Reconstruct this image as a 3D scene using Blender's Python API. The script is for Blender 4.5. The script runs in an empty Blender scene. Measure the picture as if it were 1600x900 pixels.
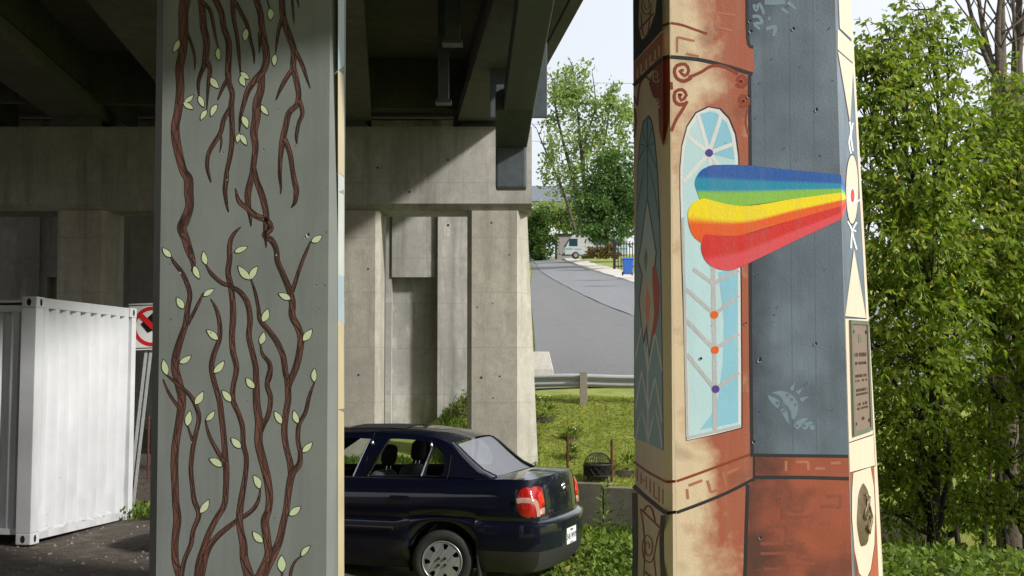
import bpy, bmesh, math, random
import numpy as np
from mathutils import Vector, Matrix
from mathutils.geometry import tessellate_polygon
random.seed(7)
RNG = np.random.default_rng(11)
scene = bpy.context.scene
COL = scene.collection

# ------------------------------------------------------------------ camera
F = 2074.0                      # focal length in photo pixels (1600 wide)
EYE = 2.15
TH = math.atan(105.0 / F)       # pitched up a little: the horizon lies below the middle
cam_d = bpy.data.cameras.new('camera'); cam = bpy.data.objects.new('camera', cam_d); COL.objects.link(cam)
cam_d.sensor_width = 36.0; cam_d.lens = 36.0 * F / 1600.0
cam_d.clip_start = 0.1; cam_d.clip_end = 3000
cam.location = (0, 0, EYE); cam.rotation_euler = (math.pi / 2 + TH, 0, 0)
scene.camera = cam

# ------------------------------------------------------------------ sky, sun, exposure
SUN = Vector((1.0, -0.55, 0.72)).normalized()
SUN_EL = math.asin(SUN.z); SUN_AZ = math.atan2(SUN.x, SUN.y)
world = bpy.data.worlds.new('World'); scene.world = world; world.use_nodes = True
wn = world.node_tree; wn.nodes.clear()
w_out = wn.nodes.new('ShaderNodeOutputWorld'); w_bg = wn.nodes.new('ShaderNodeBackground')
w_sky = wn.nodes.new('ShaderNodeTexSky'); w_sky.sky_type = 'NISHITA'; w_sky.sun_disc = False
w_sky.sun_elevation = SUN_EL; w_sky.sun_rotation = SUN_AZ
w_sky.air_density = 1.0; w_sky.dust_density = 3.0; w_sky.ozone_density = 1.0
w_mix = wn.nodes.new('ShaderNodeMixRGB'); w_mix.inputs[0].default_value = 0.8
w_mix.inputs[2].default_value = (9.4, 9.7, 10.3, 1)          # thin white cloud veil over the whole sky
w_tc = wn.nodes.new('ShaderNodeTexCoord'); w_no = wn.nodes.new('ShaderNodeTexNoise')
w_no.inputs['Scale'].default_value = 2.2; w_no.inputs['Detail'].default_value = 4
w_mr = wn.nodes.new('ShaderNodeMapRange'); w_mr.inputs[1].default_value = 0.3; w_mr.inputs[2].default_value = 0.7
w_mr.inputs[3].default_value = 0.72; w_mr.inputs[4].default_value = 0.9
wn.links.new(w_tc.outputs['Generated'], w_no.inputs['Vector']); wn.links.new(w_no.outputs[0], w_mr.inputs[0])
wn.links.new(w_mr.outputs[0], w_mix.inputs[0])
wn.links.new(w_sky.outputs[0], w_mix.inputs[1]); wn.links.new(w_mix.outputs[0], w_bg.inputs[0])
w_bg.inputs[1].default_value = 0.1
wn.links.new(w_bg.outputs[0], w_out.inputs[0])
sun_d = bpy.data.lights.new('sun', 'SUN'); sun_d.energy = 4.2; sun_d.angle = math.radians(4.5); sun_d.color = (1.0, 0.965, 0.915)
sun = bpy.data.objects.new('sun', sun_d); COL.objects.link(sun)
sun.rotation_euler = SUN.to_track_quat('Z', 'Y').to_euler(); sun.location = (20, -10, 30)
scene.view_settings.view_transform = 'Standard'; scene.view_settings.look = 'None'
scene.view_settings.exposure = 0.18; scene.view_settings.gamma = 1.0
scene.render.engine = 'CYCLES'
scene.cycles.use_denoising = True
scene.cycles.max_bounces = 8; scene.cycles.transparent_max_bounces = 12

# ------------------------------------------------------------------ geometry helpers
ORI = Vector((0, 0, EYE))
def ray(px, py):
    x = (px - 800.0) / F; y = (450.0 - py) / F
    return Vector((x, math.cos(TH) - y * math.sin(TH), math.sin(TH) + y * math.cos(TH)))
def atY(px, py, Y):
    r = ray(px, py); return ORI + r * (Y / r.y)
def on_plane(px, py, p0, n):
    r = ray(px, py); return ORI + r * ((p0 - ORI).dot(n) / r.dot(n))
def onZ(px, py, z):
    r = ray(px, py); return ORI + r * ((z - EYE) / r.z)

def tag(o, label=None, cat=None, group=None, kind=None):
    if label: o['label'] = label
    if cat: o['category'] = cat
    if group: o['group'] = group
    if kind: o['kind'] = kind
    return o
def empty(name, loc=(0, 0, 0), rz=0.0):
    o = bpy.data.objects.new(name, None); COL.objects.link(o)
    o.location = loc; o.rotation_euler = (0, 0, rz); o.empty_display_size = 0.2
    return o

class MB:
    def __init__(s): s.v = []; s.f = []; s.m = []
    def add(s, vs, fs, m=0):
        b = len(s.v); s.v += [tuple(v) for v in vs]
        for f in fs: s.f.append(tuple(b + i for i in f)); s.m.append(m)
        return s
    def box(s, lo, hi, m=0, mat=None):
        x0, y0, z0 = lo; x1, y1, z1 = hi
        vs = [Vector(p) for p in ((x0,y0,z0),(x1,y0,z0),(x1,y1,z0),(x0,y1,z0),(x0,y0,z1),(x1,y0,z1),(x1,y1,z1),(x0,y1,z1))]
        if mat is not None: vs = [mat @ v for v in vs]
        return s.add(vs, [(0,3,2,1),(4,5,6,7),(0,1,5,4),(1,2,6,5),(2,3,7,6),(3,0,4,7)], m)
    def prism(s, plan, z0, z1, m=0, top=None):
        """plan: CCW list of (x, y); top: another plan for the upper end"""
        n = len(plan); top = top or plan
        vs = [(p[0], p[1], z0) for p in plan] + [(p[0], p[1], z1) for p in top]
        fs = [(i, (i + 1) % n, n + (i + 1) % n, n + i) for i in range(n)]
        fs += [tuple(reversed(range(n))), tuple(range(n, 2 * n))]
        return s.add(vs, fs, m)
    def hexa(s, a, b, m=0):
        """a, b: two quads (4 points each) joined into a solid"""
        return s.add(list(a) + list(b), [(3,2,1,0),(4,5,6,7),(0,1,5,4),(1,2,6,5),(2,3,7,6),(3,0,4,7)], m)
    def tube(s, pts, rad, n=8, m=0, cap=True):
        pts = [Vector(p) for p in pts]; k = len(pts)
        if not hasattr(rad, '__len__'): rad = [rad] * k
        vs = []; up = Vector((0, 0, 1)); prev = None
        for i, p in enumerate(pts):
            t = (pts[min(i + 1, k - 1)] - pts[max(i - 1, 0)])
            t = t.normalized() if t.length > 1e-9 else Vector((0, 0, 1))
            if prev is None:
                a = t.cross(up if abs(t.z) < 0.9 else Vector((1, 0, 0))).normalized()
            else:
                a = (prev - t * prev.dot(t)); a = a.normalized() if a.length > 1e-6 else t.orthogonal().normalized()
            prev = a; b = t.cross(a)
            for j in range(n):
                q = 2 * math.pi * j / n
                vs.append(p + (a * math.cos(q) + b * math.sin(q)) * rad[i])
        fs = [(i*n+j, i*n+(j+1)%n, (i+1)*n+(j+1)%n, (i+1)*n+j) for i in range(k-1) for j in range(n)]
        if cap: fs += [tuple(reversed(range(n))), tuple((k-1)*n + j for j in range(n))]
        return s.add(vs, fs, m)
    def lathe(s, prof, n=24, m=0, mat=None, arc=2*math.pi):
        """prof: list of (r, h), turned about the z axis"""
        full = abs(arc - 2*math.pi) < 1e-6; c = n if full else n + 1; vs = []
        for r, h in prof:
            for j in range(c):
                q = arc * j / n; v = Vector((r*math.cos(q), r*math.sin(q), h)); vs.append(mat @ v if mat is not None else v)
        fs = []
        for i in range(len(prof) - 1):
            for j in range(n):
                j2 = (j + 1) % c; fs.append((i*c+j, i*c+j2, (i+1)*c+j2, (i+1)*c+j))
        return s.add(vs, fs, m)
    def grid(s, rows, m=0, close=False):
        r = len(rows); c = len(rows[0]); vs = [p for row in rows for p in row]
        fs = [(i*c+j, i*c+j+1, (i+1)*c+j+1, (i+1)*c+j) for i in range(r-1) for j in range(c-1)]
        return s.add(vs, fs, m)
    def poly(s, pts, m=0, holes=()):
        loops = [[Vector(p) for p in pts]] + [[Vector(p) for p in h] for h in holes]
        flat = [p for l in loops for p in l]
        return s.add(flat, [tuple(t) for t in tessellate_polygon(loops)], m)
    def build(s, name, mats, parent=None, smooth=False, recalc=False, bevel=0.0):
        me = bpy.data.meshes.new(name); me.from_pydata([tuple(v) for v in s.v], [], s.f)
        if not isinstance(mats, (list, tuple)): mats = [mats]
        for mt in mats: me.materials.append(mt)
        if len(mats) > 1: me.polygons.foreach_set('material_index', s.m)
        if recalc or bevel:
            bm = bmesh.new(); bm.from_mesh(me)
            if recalc: bmesh.ops.recalc_face_normals(bm, faces=bm.faces)
            if bevel:
                bmesh.ops.remove_doubles(bm, verts=bm.verts, dist=1e-5)
                es = [e for e in bm.edges if len(e.link_faces) == 2 and e.calc_face_angle(0) > 0.5]
                bmesh.ops.bevel(bm, geom=es, offset=bevel, segments=2, profile=0.6, affect='EDGES', clamp_overlap=True)
            bm.to_mesh(me); bm.free()
        if smooth: me.polygons.foreach_set('use_smooth', [True] * len(me.polygons))
        me.update()
        o = bpy.data.objects.new(name, me); COL.objects.link(o)
        if parent is not None: o.parent = parent
        return o

def fast_mesh(name, verts, quads, mats, parent=None, midx=None, smooth=False):
    """numpy arrays -> mesh object (many small faces); quads is (n, 3) or (n, 4)"""
    me = bpy.data.meshes.new(name); n, k = quads.shape
    me.vertices.add(len(verts)); me.vertices.foreach_set('co', np.ascontiguousarray(verts, dtype=np.float32).ravel())
    me.loops.add(n * k); me.loops.foreach_set('vertex_index', np.ascontiguousarray(quads, dtype=np.int32).ravel())
    me.polygons.add(n); me.polygons.foreach_set('loop_start', np.arange(0, n*k, k, dtype=np.int32))
    if not isinstance(mats, (list, tuple)): mats = [mats]
    for m in mats: me.materials.append(m)
    if midx is not None: me.polygons.foreach_set('material_index', np.asarray(midx, dtype=np.int32))
    if smooth: me.polygons.foreach_set('use_smooth', [True]*n)
    me.update(calc_edges=True); me.validate()
    o = bpy.data.objects.new(name, me); COL.objects.link(o)
    if parent is not None: o.parent = parent
    return o

def spline(pts, sub=6):
    """Catmull-Rom through tuples of any width"""
    P = [np.array(p, float) for p in pts]; out = []
    for i in range(len(P) - 1):
        p0 = P[max(i-1, 0)]; p1 = P[i]; p2 = P[i+1]; p3 = P[min(i+2, len(P)-1)]
        for k in range(sub):
            t = k / sub
            out.append(0.5*((2*p1) + (p2-p0)*t + (2*p0-5*p1+4*p2-p3)*t*t + (3*p1-p0-3*p2+p3)*t**3))
    out.append(P[-1]); return out
def lerp(a, b, t): return a + (b - a) * t
def smst(a, b, x):
    t = min(1.0, max(0.0, (x - a) / (b - a))); return t * t * (3 - 2 * t)
def interp(x, tab):
    if x <= tab[0][0]: return tab[0][1]
    for (x0, y0), (x1, y1) in zip(tab, tab[1:]):
        if x <= x1: return y0 + (y1 - y0) * (x - x0) / (x1 - x0)
    return tab[-1][1]

# ------------------------------------------------------------------ materials
def new_mat(name):
    m = bpy.data.materials.new(name); m.use_nodes = True
    nt = m.node_tree; b = nt.nodes['Principled BSDF']; return m, nt, b
def rgba(c): return (c[0], c[1], c[2], 1.0)
def srgb(r, g, b):
    f = lambda u: ((u/255.0 + 0.055)/1.055)**2.4 if u > 10.3 else u/255.0/12.92
    return (f(r), f(g), f(b))
def plain(name, col, rough=0.6, metal=0.0, coat=0.0, emit=None):
    m, nt, b = new_mat(name); b.inputs['Base Color'].default_value = rgba(col)
    b.inputs['Roughness'].default_value = rough; b.inputs['Metallic'].default_value = metal
    b.inputs['Coat Weight'].default_value = coat
    return m
def nd(nt, t, **kw):
    n = nt.nodes.new(t)
    for k, v in kw.items(): setattr(n, k, v)
    return n
def pos_vec(nt, scale=(1, 1, 1), local=False):
    mp = nd(nt, 'ShaderNodeMapping'); mp.inputs['Scale'].default_value = scale
    if local: nt.links.new(nd(nt, 'ShaderNodeTexCoord').outputs['Object'], mp.inputs[0])
    else: nt.links.new(nd(nt, 'ShaderNodeNewGeometry').outputs['Position'], mp.inputs[0])
    return mp.outputs[0]
def noise(nt, vec, scale, detail=4, rough=0.55):
    n = nd(nt, 'ShaderNodeTexNoise'); n.inputs['Scale'].default_value = scale
    n.inputs['Detail'].default_value = detail; n.inputs['Roughness'].default_value = rough
    nt.links.new(vec, n.inputs['Vector']); return n.outputs[0]
def ramp(nt, fac, stops):
    r = nd(nt, 'ShaderNodeValToRGB'); cr = r.color_ramp
    while len(cr.elements) < len(stops): cr.elements.new(0.5)
    for e, (p, c) in zip(cr.elements, stops): e.position = p; e.color = rgba(c) if len(c) == 3 else c
    nt.links.new(fac, r.inputs[0]); return r.outputs[0]
def mixc(nt, fac, a, b, mode='MIX'):
    n = nd(nt, 'ShaderNodeMixRGB', blend_type=mode)
    for i, s in ((0, fac), (1, a), (2, b)):
        if isinstance(s, (int, float)): n.inputs[i].default_value = s
        elif isinstance(s, tuple): n.inputs[i].default_value = rgba(s)
        else: nt.links.new(s, n.inputs[i])
    return n.outputs[0]
def mrange(nt, val, a, b, c=0.0, d=1.0):
    n = nd(nt, 'ShaderNodeMapRange'); n.inputs[1].default_value = a; n.inputs[2].default_value = b
    n.inputs[3].default_value = c; n.inputs[4].default_value = d; nt.links.new(val, n.inputs[0]); return n.outputs[0]
def math_n(nt, op, a, b):
    n = nd(nt, 'ShaderNodeMath', operation=op)
    for i, s in ((0, a), (1, b)):
        if isinstance(s, (int, float)): n.inputs[i].default_value = s
        else: nt.links.new(s, n.inputs[i])
    return n.outputs[0]
def bump(nt, b, h, strength=0.3, dist=0.02):
    n = nd(nt, 'ShaderNodeBump'); n.inputs['Strength'].default_value = strength; n.inputs['Distance'].default_value = dist
    nt.links.new(h, n.inputs['Height']); nt.links.new(n.outputs[0], b.inputs['Normal'])

def pits(nt, dens=9.0, size=0.05):
    """small air-bubble holes of cast concrete: 1 inside a pit"""
    v = pos_vec(nt); n = nd(nt, 'ShaderNodeTexVoronoi'); n.inputs['Scale'].default_value = dens; nt.links.new(v, n.inputs['Vector'])
    sz = mrange(nt, nd_sep(nt, n.outputs['Color']), 0.35, 1.0, 0.0, size)
    return math_n(nt, 'LESS_THAN', n.outputs['Distance'], sz)
def nd_sep(nt, c):
    s = nd(nt, 'ShaderNodeSeparateColor'); nt.links.new(c, s.inputs[0]); return s.outputs[0]

def concrete(name, c1, c2, stain, boards=True, rough=0.85, streak=0.6):
    """cast concrete: blotches, water streaks, faint form-board lines"""
    m, nt, b = new_mat(name); v = pos_vec(nt)
    base = ramp(nt, noise(nt, v, 0.9, 6), [(0.3, c1), (0.7, c2)])
    st = noise(nt, pos_vec(nt, (2.2, 2.2, 0.18)), 1.6, 5, 0.65)
    col = mixc(nt, mrange(nt, st, 0.48, 0.78, 0.0, streak), base, stain)
    pat = noise(nt, v, 0.45, 3); col = mixc(nt, mrange(nt, pat, 0.48, 0.66, 0.0, 0.6), col, tuple(x*0.6 for x in c1))
    mot = noise(nt, v, 4.5, 7, 0.75); col = mixc(nt, mrange(nt, mot, 0.42, 0.7, 0.0, 0.55), col, tuple(x*0.66 for x in c1)); lt = noise(nt, pos_vec(nt, (1, 1, 0.5)), 2.6, 6, 0.7); col = mixc(nt, mrange(nt, lt, 0.55, 0.75, 0.0, 0.45), col, tuple(min(0.85, x*1.25) for x in c2))
    fine = noise(nt, v, 40, 3); col = mixc(nt, 0.25, col, ramp(nt, fine, [(0.3, (0.4,)*3), (0.7, (1,)*3)]), 'MULTIPLY')
    h = fine
    if boards:
        w = nd(nt, 'ShaderNodeTexWave', wave_type='BANDS', bands_direction='Z', wave_profile='SAW'); w.inputs['Scale'].default_value = 0.27
        w.inputs['Distortion'].default_value = 0.05; nt.links.new(v, w.inputs['Vector'])
        ln = mrange(nt, w.outputs[0], 0.965, 1.0); col = mixc(nt, math_n(nt, 'MULTIPLY', ln, 0.35), col, tuple(x*0.5 for x in c1))
    p = pits(nt, 6.0, 0.05); col = mixc(nt, math_n(nt, 'MULTIPLY', p, 0.7), col, tuple(x*0.3 for x in c1))
    nt.links.new(col, b.inputs['Base Color']); b.inputs['Roughness'].default_value = rough
    bump(nt, b, math_n(nt, 'SUBTRACT', fine, p), 0.35, 0.01)
    return m
def paint_mat(name, c, var=0.12, rough=0.55, gradient=None, relief=0.5, pit=0.5, streak=0.22, attr=None, soot=None):
    """painted concrete: colour of the paint, the wall's own relief under it. gradient = (other colour, axis, from, to, noise scale)"""
    m, nt, b = new_mat(name); v = pos_vec(nt)
    n1 = noise(nt, v, 3.0, 5); col = ramp(nt, n1, [(0.25, tuple(x*(1-var) for x in c)), (0.75, tuple(min(1, x*(1+var)) for x in c))])
    if attr:
        at_ = nd(nt, 'ShaderNodeAttribute'); at_.attribute_name = attr; col = mixc(nt, mrange(nt, n1, 0.3, 0.7, 0.0, 0.16), at_.outputs['Color'], mixc(nt, 1.0, at_.outputs['Color'], (0.55, 0.55, 0.55), 'MULTIPLY'))
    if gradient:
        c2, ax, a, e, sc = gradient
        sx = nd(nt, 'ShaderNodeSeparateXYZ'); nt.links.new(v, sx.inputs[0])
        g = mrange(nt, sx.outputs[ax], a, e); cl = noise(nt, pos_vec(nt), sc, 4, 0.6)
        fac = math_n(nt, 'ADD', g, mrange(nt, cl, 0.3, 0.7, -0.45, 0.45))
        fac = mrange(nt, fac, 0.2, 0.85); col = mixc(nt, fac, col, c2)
    if soot: col = mixc(nt, mrange(nt, noise(nt, v, soot[1], 3, 0.5), soot[2], soot[3], 0.0, 0.85), col, soot[0])
    st = noise(nt, pos_vec(nt, (5, 5, 0.35)), 2.5, 4); col = mixc(nt, mrange(nt, st, 0.48, 0.76, 0, streak), col, tuple(x*0.55 for x in c))
    fine = noise(nt, v, 70, 3); mid = noise(nt, pos_vec(nt, (1, 1, 0.4)), 7, 3)
    p = pits(nt, 11.0, 0.10); col = mixc(nt, math_n(nt, 'MULTIPLY', p, pit), col, tuple(x*0.25 for x in c))
    nt.links.new(col, b.inputs['Base Color']); b.inputs['Roughness'].default_value = rough
    h = math_n(nt, 'ADD', math_n(nt, 'MULTIPLY', fine, 0.4), math_n(nt, 'MULTIPLY', mid, 0.45)); h = math_n(nt, 'SUBTRACT', h, math_n(nt, 'MULTIPLY', p, 1.2))
    bump(nt, b, h, relief*0.6, 0.008)
    return m
def leaf_mat(name, c1, c2, c3=None, trans=0.35):
    """leaf colours vary leaf by leaf (random per face island) and the blades let light through"""
    m, nt, b = new_mat(name); g = nd(nt, 'ShaderNodeNewGeometry')
    stops = [(0.0, c1), (0.75, c2)] + ([(0.97, c2), (1.0, c3)] if c3 else [])
    col = ramp(nt, g.outputs['Random Per Island'], stops)
    cl = noise(nt, pos_vec(nt), 1.1, 3); col = mixc(nt, mrange(nt, cl, 0.35, 0.65, 0.0, 0.55), col, mixc(nt, 1.0, col, (1.15, 1.06, 0.85), 'MULTIPLY')); col = mixc(nt, mrange(nt, noise(nt, pos_vec(nt), 2.3, 2), 0.5, 0.7, 0.0, 0.5), col, mixc(nt, 1.0, col, (0.6, 0.72, 0.7), 'MULTIPLY'))
    nt.links.new(col, b.inputs['Base Color']); b.inputs['Roughness'].default_value = 0.65
    b.inputs['Specular IOR Level'].default_value = 0.15
    tr = nd(nt, 'ShaderNodeBsdfTranslucent'); nt.links.new(mixc(nt, 1.0, col, (1.3, 1.4, 0.5), 'MULTIPLY'), tr.inputs[0])
    mx = nd(nt, 'ShaderNodeMixShader'); mx.inputs[0].default_value = trans
    nt.links.new(b.outputs[0], mx.inputs[1]); nt.links.new(tr.outputs[0], mx.inputs[2])
    nt.links.new(mx.outputs[0], nt.nodes['Material Output'].inputs[0]); return m
def glass_mat(name, tint=(0.75, 0.82, 0.80), ior=1.7):
    m, nt, b = new_mat(name); nt.nodes.remove(b)
    t = nd(nt, 'ShaderNodeBsdfTransparent'); t.inputs[0].default_value = rgba(tint)
    g = nd(nt, 'ShaderNodeBsdfGlossy'); g.inputs['Roughness'].default_value = 0.015
    fr = nd(nt, 'ShaderNodeFresnel'); gm = nd(nt, 'ShaderNodeNewGeometry')
    nt.links.new(mrange(nt, gm.outputs['Backfacing'], 0, 1, ior, 1.0/ior), fr.inputs[0])
    mx = nd(nt, 'ShaderNodeMixShader'); nt.links.new(fr.outputs[0], mx.inputs[0])
    nt.links.new(t.outputs[0], mx.inputs[1]); nt.links.new(g.outputs[0], mx.inputs[2])
    nt.links.new(mx.outputs[0], nt.nodes['Material Output'].inputs[0]); return m
def speckle(name, c1, c2, scale, rough=0.9, bstr=0.4, bdist=0.02, c3=None, sc3=0.6, local=False):
    m, nt, b = new_mat(name); v = pos_vec(nt, local=local)
    col = ramp(nt, noise(nt, v, scale, 6, 0.7), [(0.3, c1), (0.7, c2)])
    if c3: col = mixc(nt, mrange(nt, noise(nt, v, sc3, 4), 0.48, 0.62), col, c3)
    nt.links.new(col, b.inputs['Base Color']); b.inputs['Roughness'].default_value = rough
    bump(nt, b, noise(nt, v, scale * 2.5, 4), bstr, bdist); return m

CONC_FAR = concrete('far concrete', srgb(172,167,154), srgb(202,197,183), srgb(130,124,108), streak=0.75)
CONC_CAP = concrete('cap beam concrete', srgb(170,167,159), srgb(198,195,186), srgb(106,104,97), streak=0.75)
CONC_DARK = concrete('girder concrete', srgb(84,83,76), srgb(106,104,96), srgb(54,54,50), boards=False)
CONC_WALL = concrete('abutment concrete', srgb(172,170,164), srgb(212,210,203), srgb(104,102,96), streak=0.8)
STEEL_DUCT = speckle('grey duct sheet', srgb(66,74,78), srgb(84,92,96), 7, 0.55, 0.1, 0.004)
# ------------------------------------------------------------------ the ground
def wall_line(X): return 27.2 - (X - 1.5) * 0.35
def ground(X, Y):
    d = Y - wall_line(X)
    hill = lambda q: interp(q, [(0.0, -0.55), (0.6, -0.45), (5.0, 1.1), (6.3, 1.2), (120, 12.6), (200, 19.0), (420, 26.0)])
    drop = interp(d, [(-14.5, -0.03), (-13.0, -0.08), (-0.6, -1.55), (0.0, -1.6)])
    right = hill(d) if d >= 0.12 else drop
    mid = interp(d, [(-14.5, -0.03), (-6.0, -0.45), (-2.5, -0.6), (0.5, -0.4), (5.0, 1.1), (6.3, 1.2)]) if d < 6.3 else hill(d)
    left = interp(Y, [(10, 0.17), (16.5, 0.17), (24, -0.25), (30, 0.1), (34, 0.3)])
    a = smst(0.35, 0.5, X)
    r = lerp(mid, right, a)
    s = smst(-2.4, -0.9, X) if Y < 40 else smst(-30, -3, X)
    z = lerp(left, r, s)
    z += 13.0 * smst(-19, -28, Y) * smst(16, 6, X) + 11.0 * smst(-26, -34, X) * smst(44, 34, Y) * (1 - smst(-19, -28, Y))   # unseen banks beside and behind, added so the car paint reflects dark ground
    z += 0.02 * math.sin(X * 1.7 + 1.3 * math.sin(Y * 0.9)) * min(1, max(0, (Y - 9) / 3))
    return z
def axis(parts):
    out = []
    for a, b, n in parts: out += [a + (b - a) * i / n for i in range(n)]
    out.append(parts[-1][1]); return out
gx = axis([(-400, -40, 8), (-40, -24, 10), (-24, -8, 16), (-8, 0.3, 28), (0.3, 0.55, 3), (0.55, 10, 38), (10, 40, 20), (40, 400, 10)])
gy = axis([(-200, -30, 6), (-30, -17, 10), (-17, 9, 10), (9, 20, 36)])
v_d = axis([(-7.2, -1.0, 16), (-1.0, 0.0, 5), (0.0, 0.14, 1), (0.14, 7.0, 26), (7.0, 60, 40), (60, 420, 36), (420, 1500, 4)])
rows = []
for y in gy[:-1]: rows.append([(x, y, ground(x, y)) for x in gx])
for d in v_d:                                   # from here the rows follow the retaining wall
    row = []
    for x in gx:
        xc = min(12, max(-8, x)); y = wall_line(xc) + d; fade = smst(60, 7, d) if d > 7 else 1.0
        y = lerp(27.2 + d, y, fade); row.append((x, y, ground(xc if abs(x) < 12 else x, y)))
    rows.append(row)
GROUND_MAT, nt, b = new_mat('earth and grass ground')
v = pos_vec(nt); sp = nd(nt, 'ShaderNodeSeparateXYZ'); nt.links.new(v, sp.inputs[0])
dirt = ramp(nt, noise(nt, v, 5, 8, 0.75), [(0.3, srgb(46,40,33)), (0.55, srgb(82,73,62)), (0.75, srgb(118,108,94))])
dirt = mixc(nt, mrange(nt, noise(nt, v, 60, 2), 0.62, 0.7), dirt, srgb(140,132,120))
gr = ramp(nt, noise(nt, v, 2.2, 8, 0.75), [(0.28, srgb(96,112,44)), (0.5, srgb(132,144,60)), (0.72, srgb(166,166,88))])
gr = mixc(nt, mrange(nt, noise(nt, v, 0.8, 4), 0.5, 0.7, 0, 0.6), gr, srgb(150,140,80))
edge = math_n(nt, 'ADD', math_n(nt, 'ADD', sp.outputs[0], mrange(nt, sp.outputs[1], 17, 24, 0.0, 2.4)), mrange(nt, noise(nt, v, 1.5, 4), 0.3, 0.7, -0.6, 0.6))
nt.links.new(mixc(nt, mrange(nt, edge, -1.6, -0.9), dirt, gr), b.inputs['Base Color']); b.inputs['Roughness'].default_value = 0.95
bump(nt, b, noise(nt, v, 14, 6, 0.7), 0.8, 0.05)
g = MB().grid(rows).build('ground', GROUND_MAT, smooth=True); tag(g, kind='structure')

# road climbing the hill behind the bridge
def road_z(X, Y): return ground(X, Y) + 0.02
def sheet(name, left, right, n, mat, dz, across=8, parent=None):
    """left / right: lists of (X, Y) along the strip"""
    L = spline(left, n); R = spline(right, n); rows = []
    for a, c in zip(L, R):
        row = []
        for k in range(across + 1):
            p = a + (c - a) * k / across; row.append((p[0], p[1], ground(p[0], p[1]) + dz))
        rows.append(row)
    return MB().grid(rows).build(name, mat, parent, smooth=True)
def asphalt(name, c):
    m, nt, b = new_mat(name); v = pos_vec(nt)
    col = ramp(nt, noise(nt, v, 9, 8, 0.8), [(0.3, tuple(x*0.72 for x in c)), (0.7, tuple(x*1.2 for x in c))])
    col = mixc(nt, mrange(nt, noise(nt, pos_vec(nt, (0.55, 0.06, 0.06)), 1.3, 5), 0.42, 0.66, 0, 0.25), col, tuple(x*0.75 for x in c))     # worn tracks along the road
    vo = nd(nt, 'ShaderNodeTexVoronoi', feature='DISTANCE_TO_EDGE'); vo.inputs['Scale'].default_value = 0.16
    wv = nd(nt, 'ShaderNodeMixRGB'); wv.inputs[0].default_value = 0.12; nt.links.new(v, wv.inputs[1]); nn = nd(nt, 'ShaderNodeTexNoise'); nn.inputs['Scale'].default_value = 0.8; nn.inputs['Detail'].default_value = 5; nt.links.new(v, nn.inputs['Vector'])
    sc = nd(nt, 'ShaderNodeMixRGB', blend_type='MULTIPLY'); sc.inputs[0].default_value = 1.0; sc.inputs[2].default_value = (30, 30, 30, 1); nt.links.new(nn.outputs['Color'], sc.inputs[1]); nt.links.new(sc.outputs[0], wv.inputs[2])
    nt.links.new(wv.outputs[0], vo.inputs['Vector']); ck = mrange(nt, vo.outputs['Distance'], 0.003, 0.012, 0.22, 0.0); col = mixc(nt, ck, col, tuple(x*0.25 for x in c))
    nt.links.new(col, b.inputs['Base Color']); b.inputs['Roughness'].default_value = 0.85; bump(nt, b, noise(nt, v, 40, 4), 0.3, 0.01); return m
ASPH = asphalt('worn grey asphalt', srgb(112,112,111)); ASPH2 = asphalt('pale old asphalt', srgb(124,126,127))
WALKC = speckle('pale sidewalk concrete', srgb(178,174,164), srgb(204,200,190), 8, 0.9, 0.2, 0.01)
r = sheet('road', [(0.55, 34.2), (0.8, 46), (1.2, 86), (1.9, 130), (1.2, 170), (-4, 230)], [(26, 34.2), (22, 46), (8.2, 86), (6.2, 130), (5.0, 160), (2, 230)], 12, ASPH, 0.05, 16)
tag(r, kind='structure')
r = sheet('road_resurfacing', [(6.0, 52), (4.4, 70), (2.6, 110), (2.0, 150), (-2.5, 220)], [(21, 50), (12.6, 70), (6.9, 108), (5.2, 150), (2.0, 225)], 12, ASPH2, 0.075, 12)
tag(r, kind='structure')
# broken concrete sidewalk: slabs along the right side of the road
sw = empty('sidewalk', (0, 0, 0)); tag(sw, kind='structure')
swl = spline([(8.25, 84), (7.2, 104), (6.4, 124), (5.6, 148)], 8); swr = spline([(10.2, 84), (9.0, 104), (8.0, 124), (7.0, 148)], 8)
for i in range(len(swl) - 1):
    a, b2, c, d2 = swl[i], swl[i+1], swr[i+1], swr[i]
    a, b2 = a + (b2 - a)*0.02, a + (b2 - a)*0.98; d2, c = d2 + (c - d2)*0.02, d2 + (c - d2)*0.98
    t = random.uniform(0.14, 0.2); q = [(p[0], p[1], ground(p[0], p[1])) for p in (a, d2, c, b2)]
    MB().hexa([(x, y, z - 0.1) for x, y, z in q], [(x, y, z + t + random.uniform(-.03, .03)) for x, y, z in q]).build('slab', WALKC, sw)
# low retaining wall at the foot of the grass slope: cast panels with open joints
rw = empty('retaining_wall', (1.5, 27.2, -1.6)); tag(rw, 'low grey concrete retaining wall below the grass slope and fire bowl', 'wall')
WALLC = concrete('retaining wall concrete', srgb(112,108,98), srgb(140,134,122), srgb(84,80,72))
xs = [0.42, atY(942, 790, 27.0).x, 3.9, 6.0, 8.0]
for i in range(len(xs) - 1):
    x0, x1 = xs[i] + 0.012, xs[i+1] - 0.012; y0, y1 = wall_line(x0), wall_line(x1); t = -0.5 - 0.05*(x0-1.5)
    pl = [(x0, y0 - 0.1), (x1, y1 - 0.1), (x1, y1 + 0.16), (x0, y0 + 0.16)]
    o = MB().prism(pl, -2.3, t).build('wall_panel', WALLC, None, bevel=0.015); o.parent = rw; o.matrix_parent_inverse = Matrix.Translation((-1.5, -27.2, 1.6))

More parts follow.
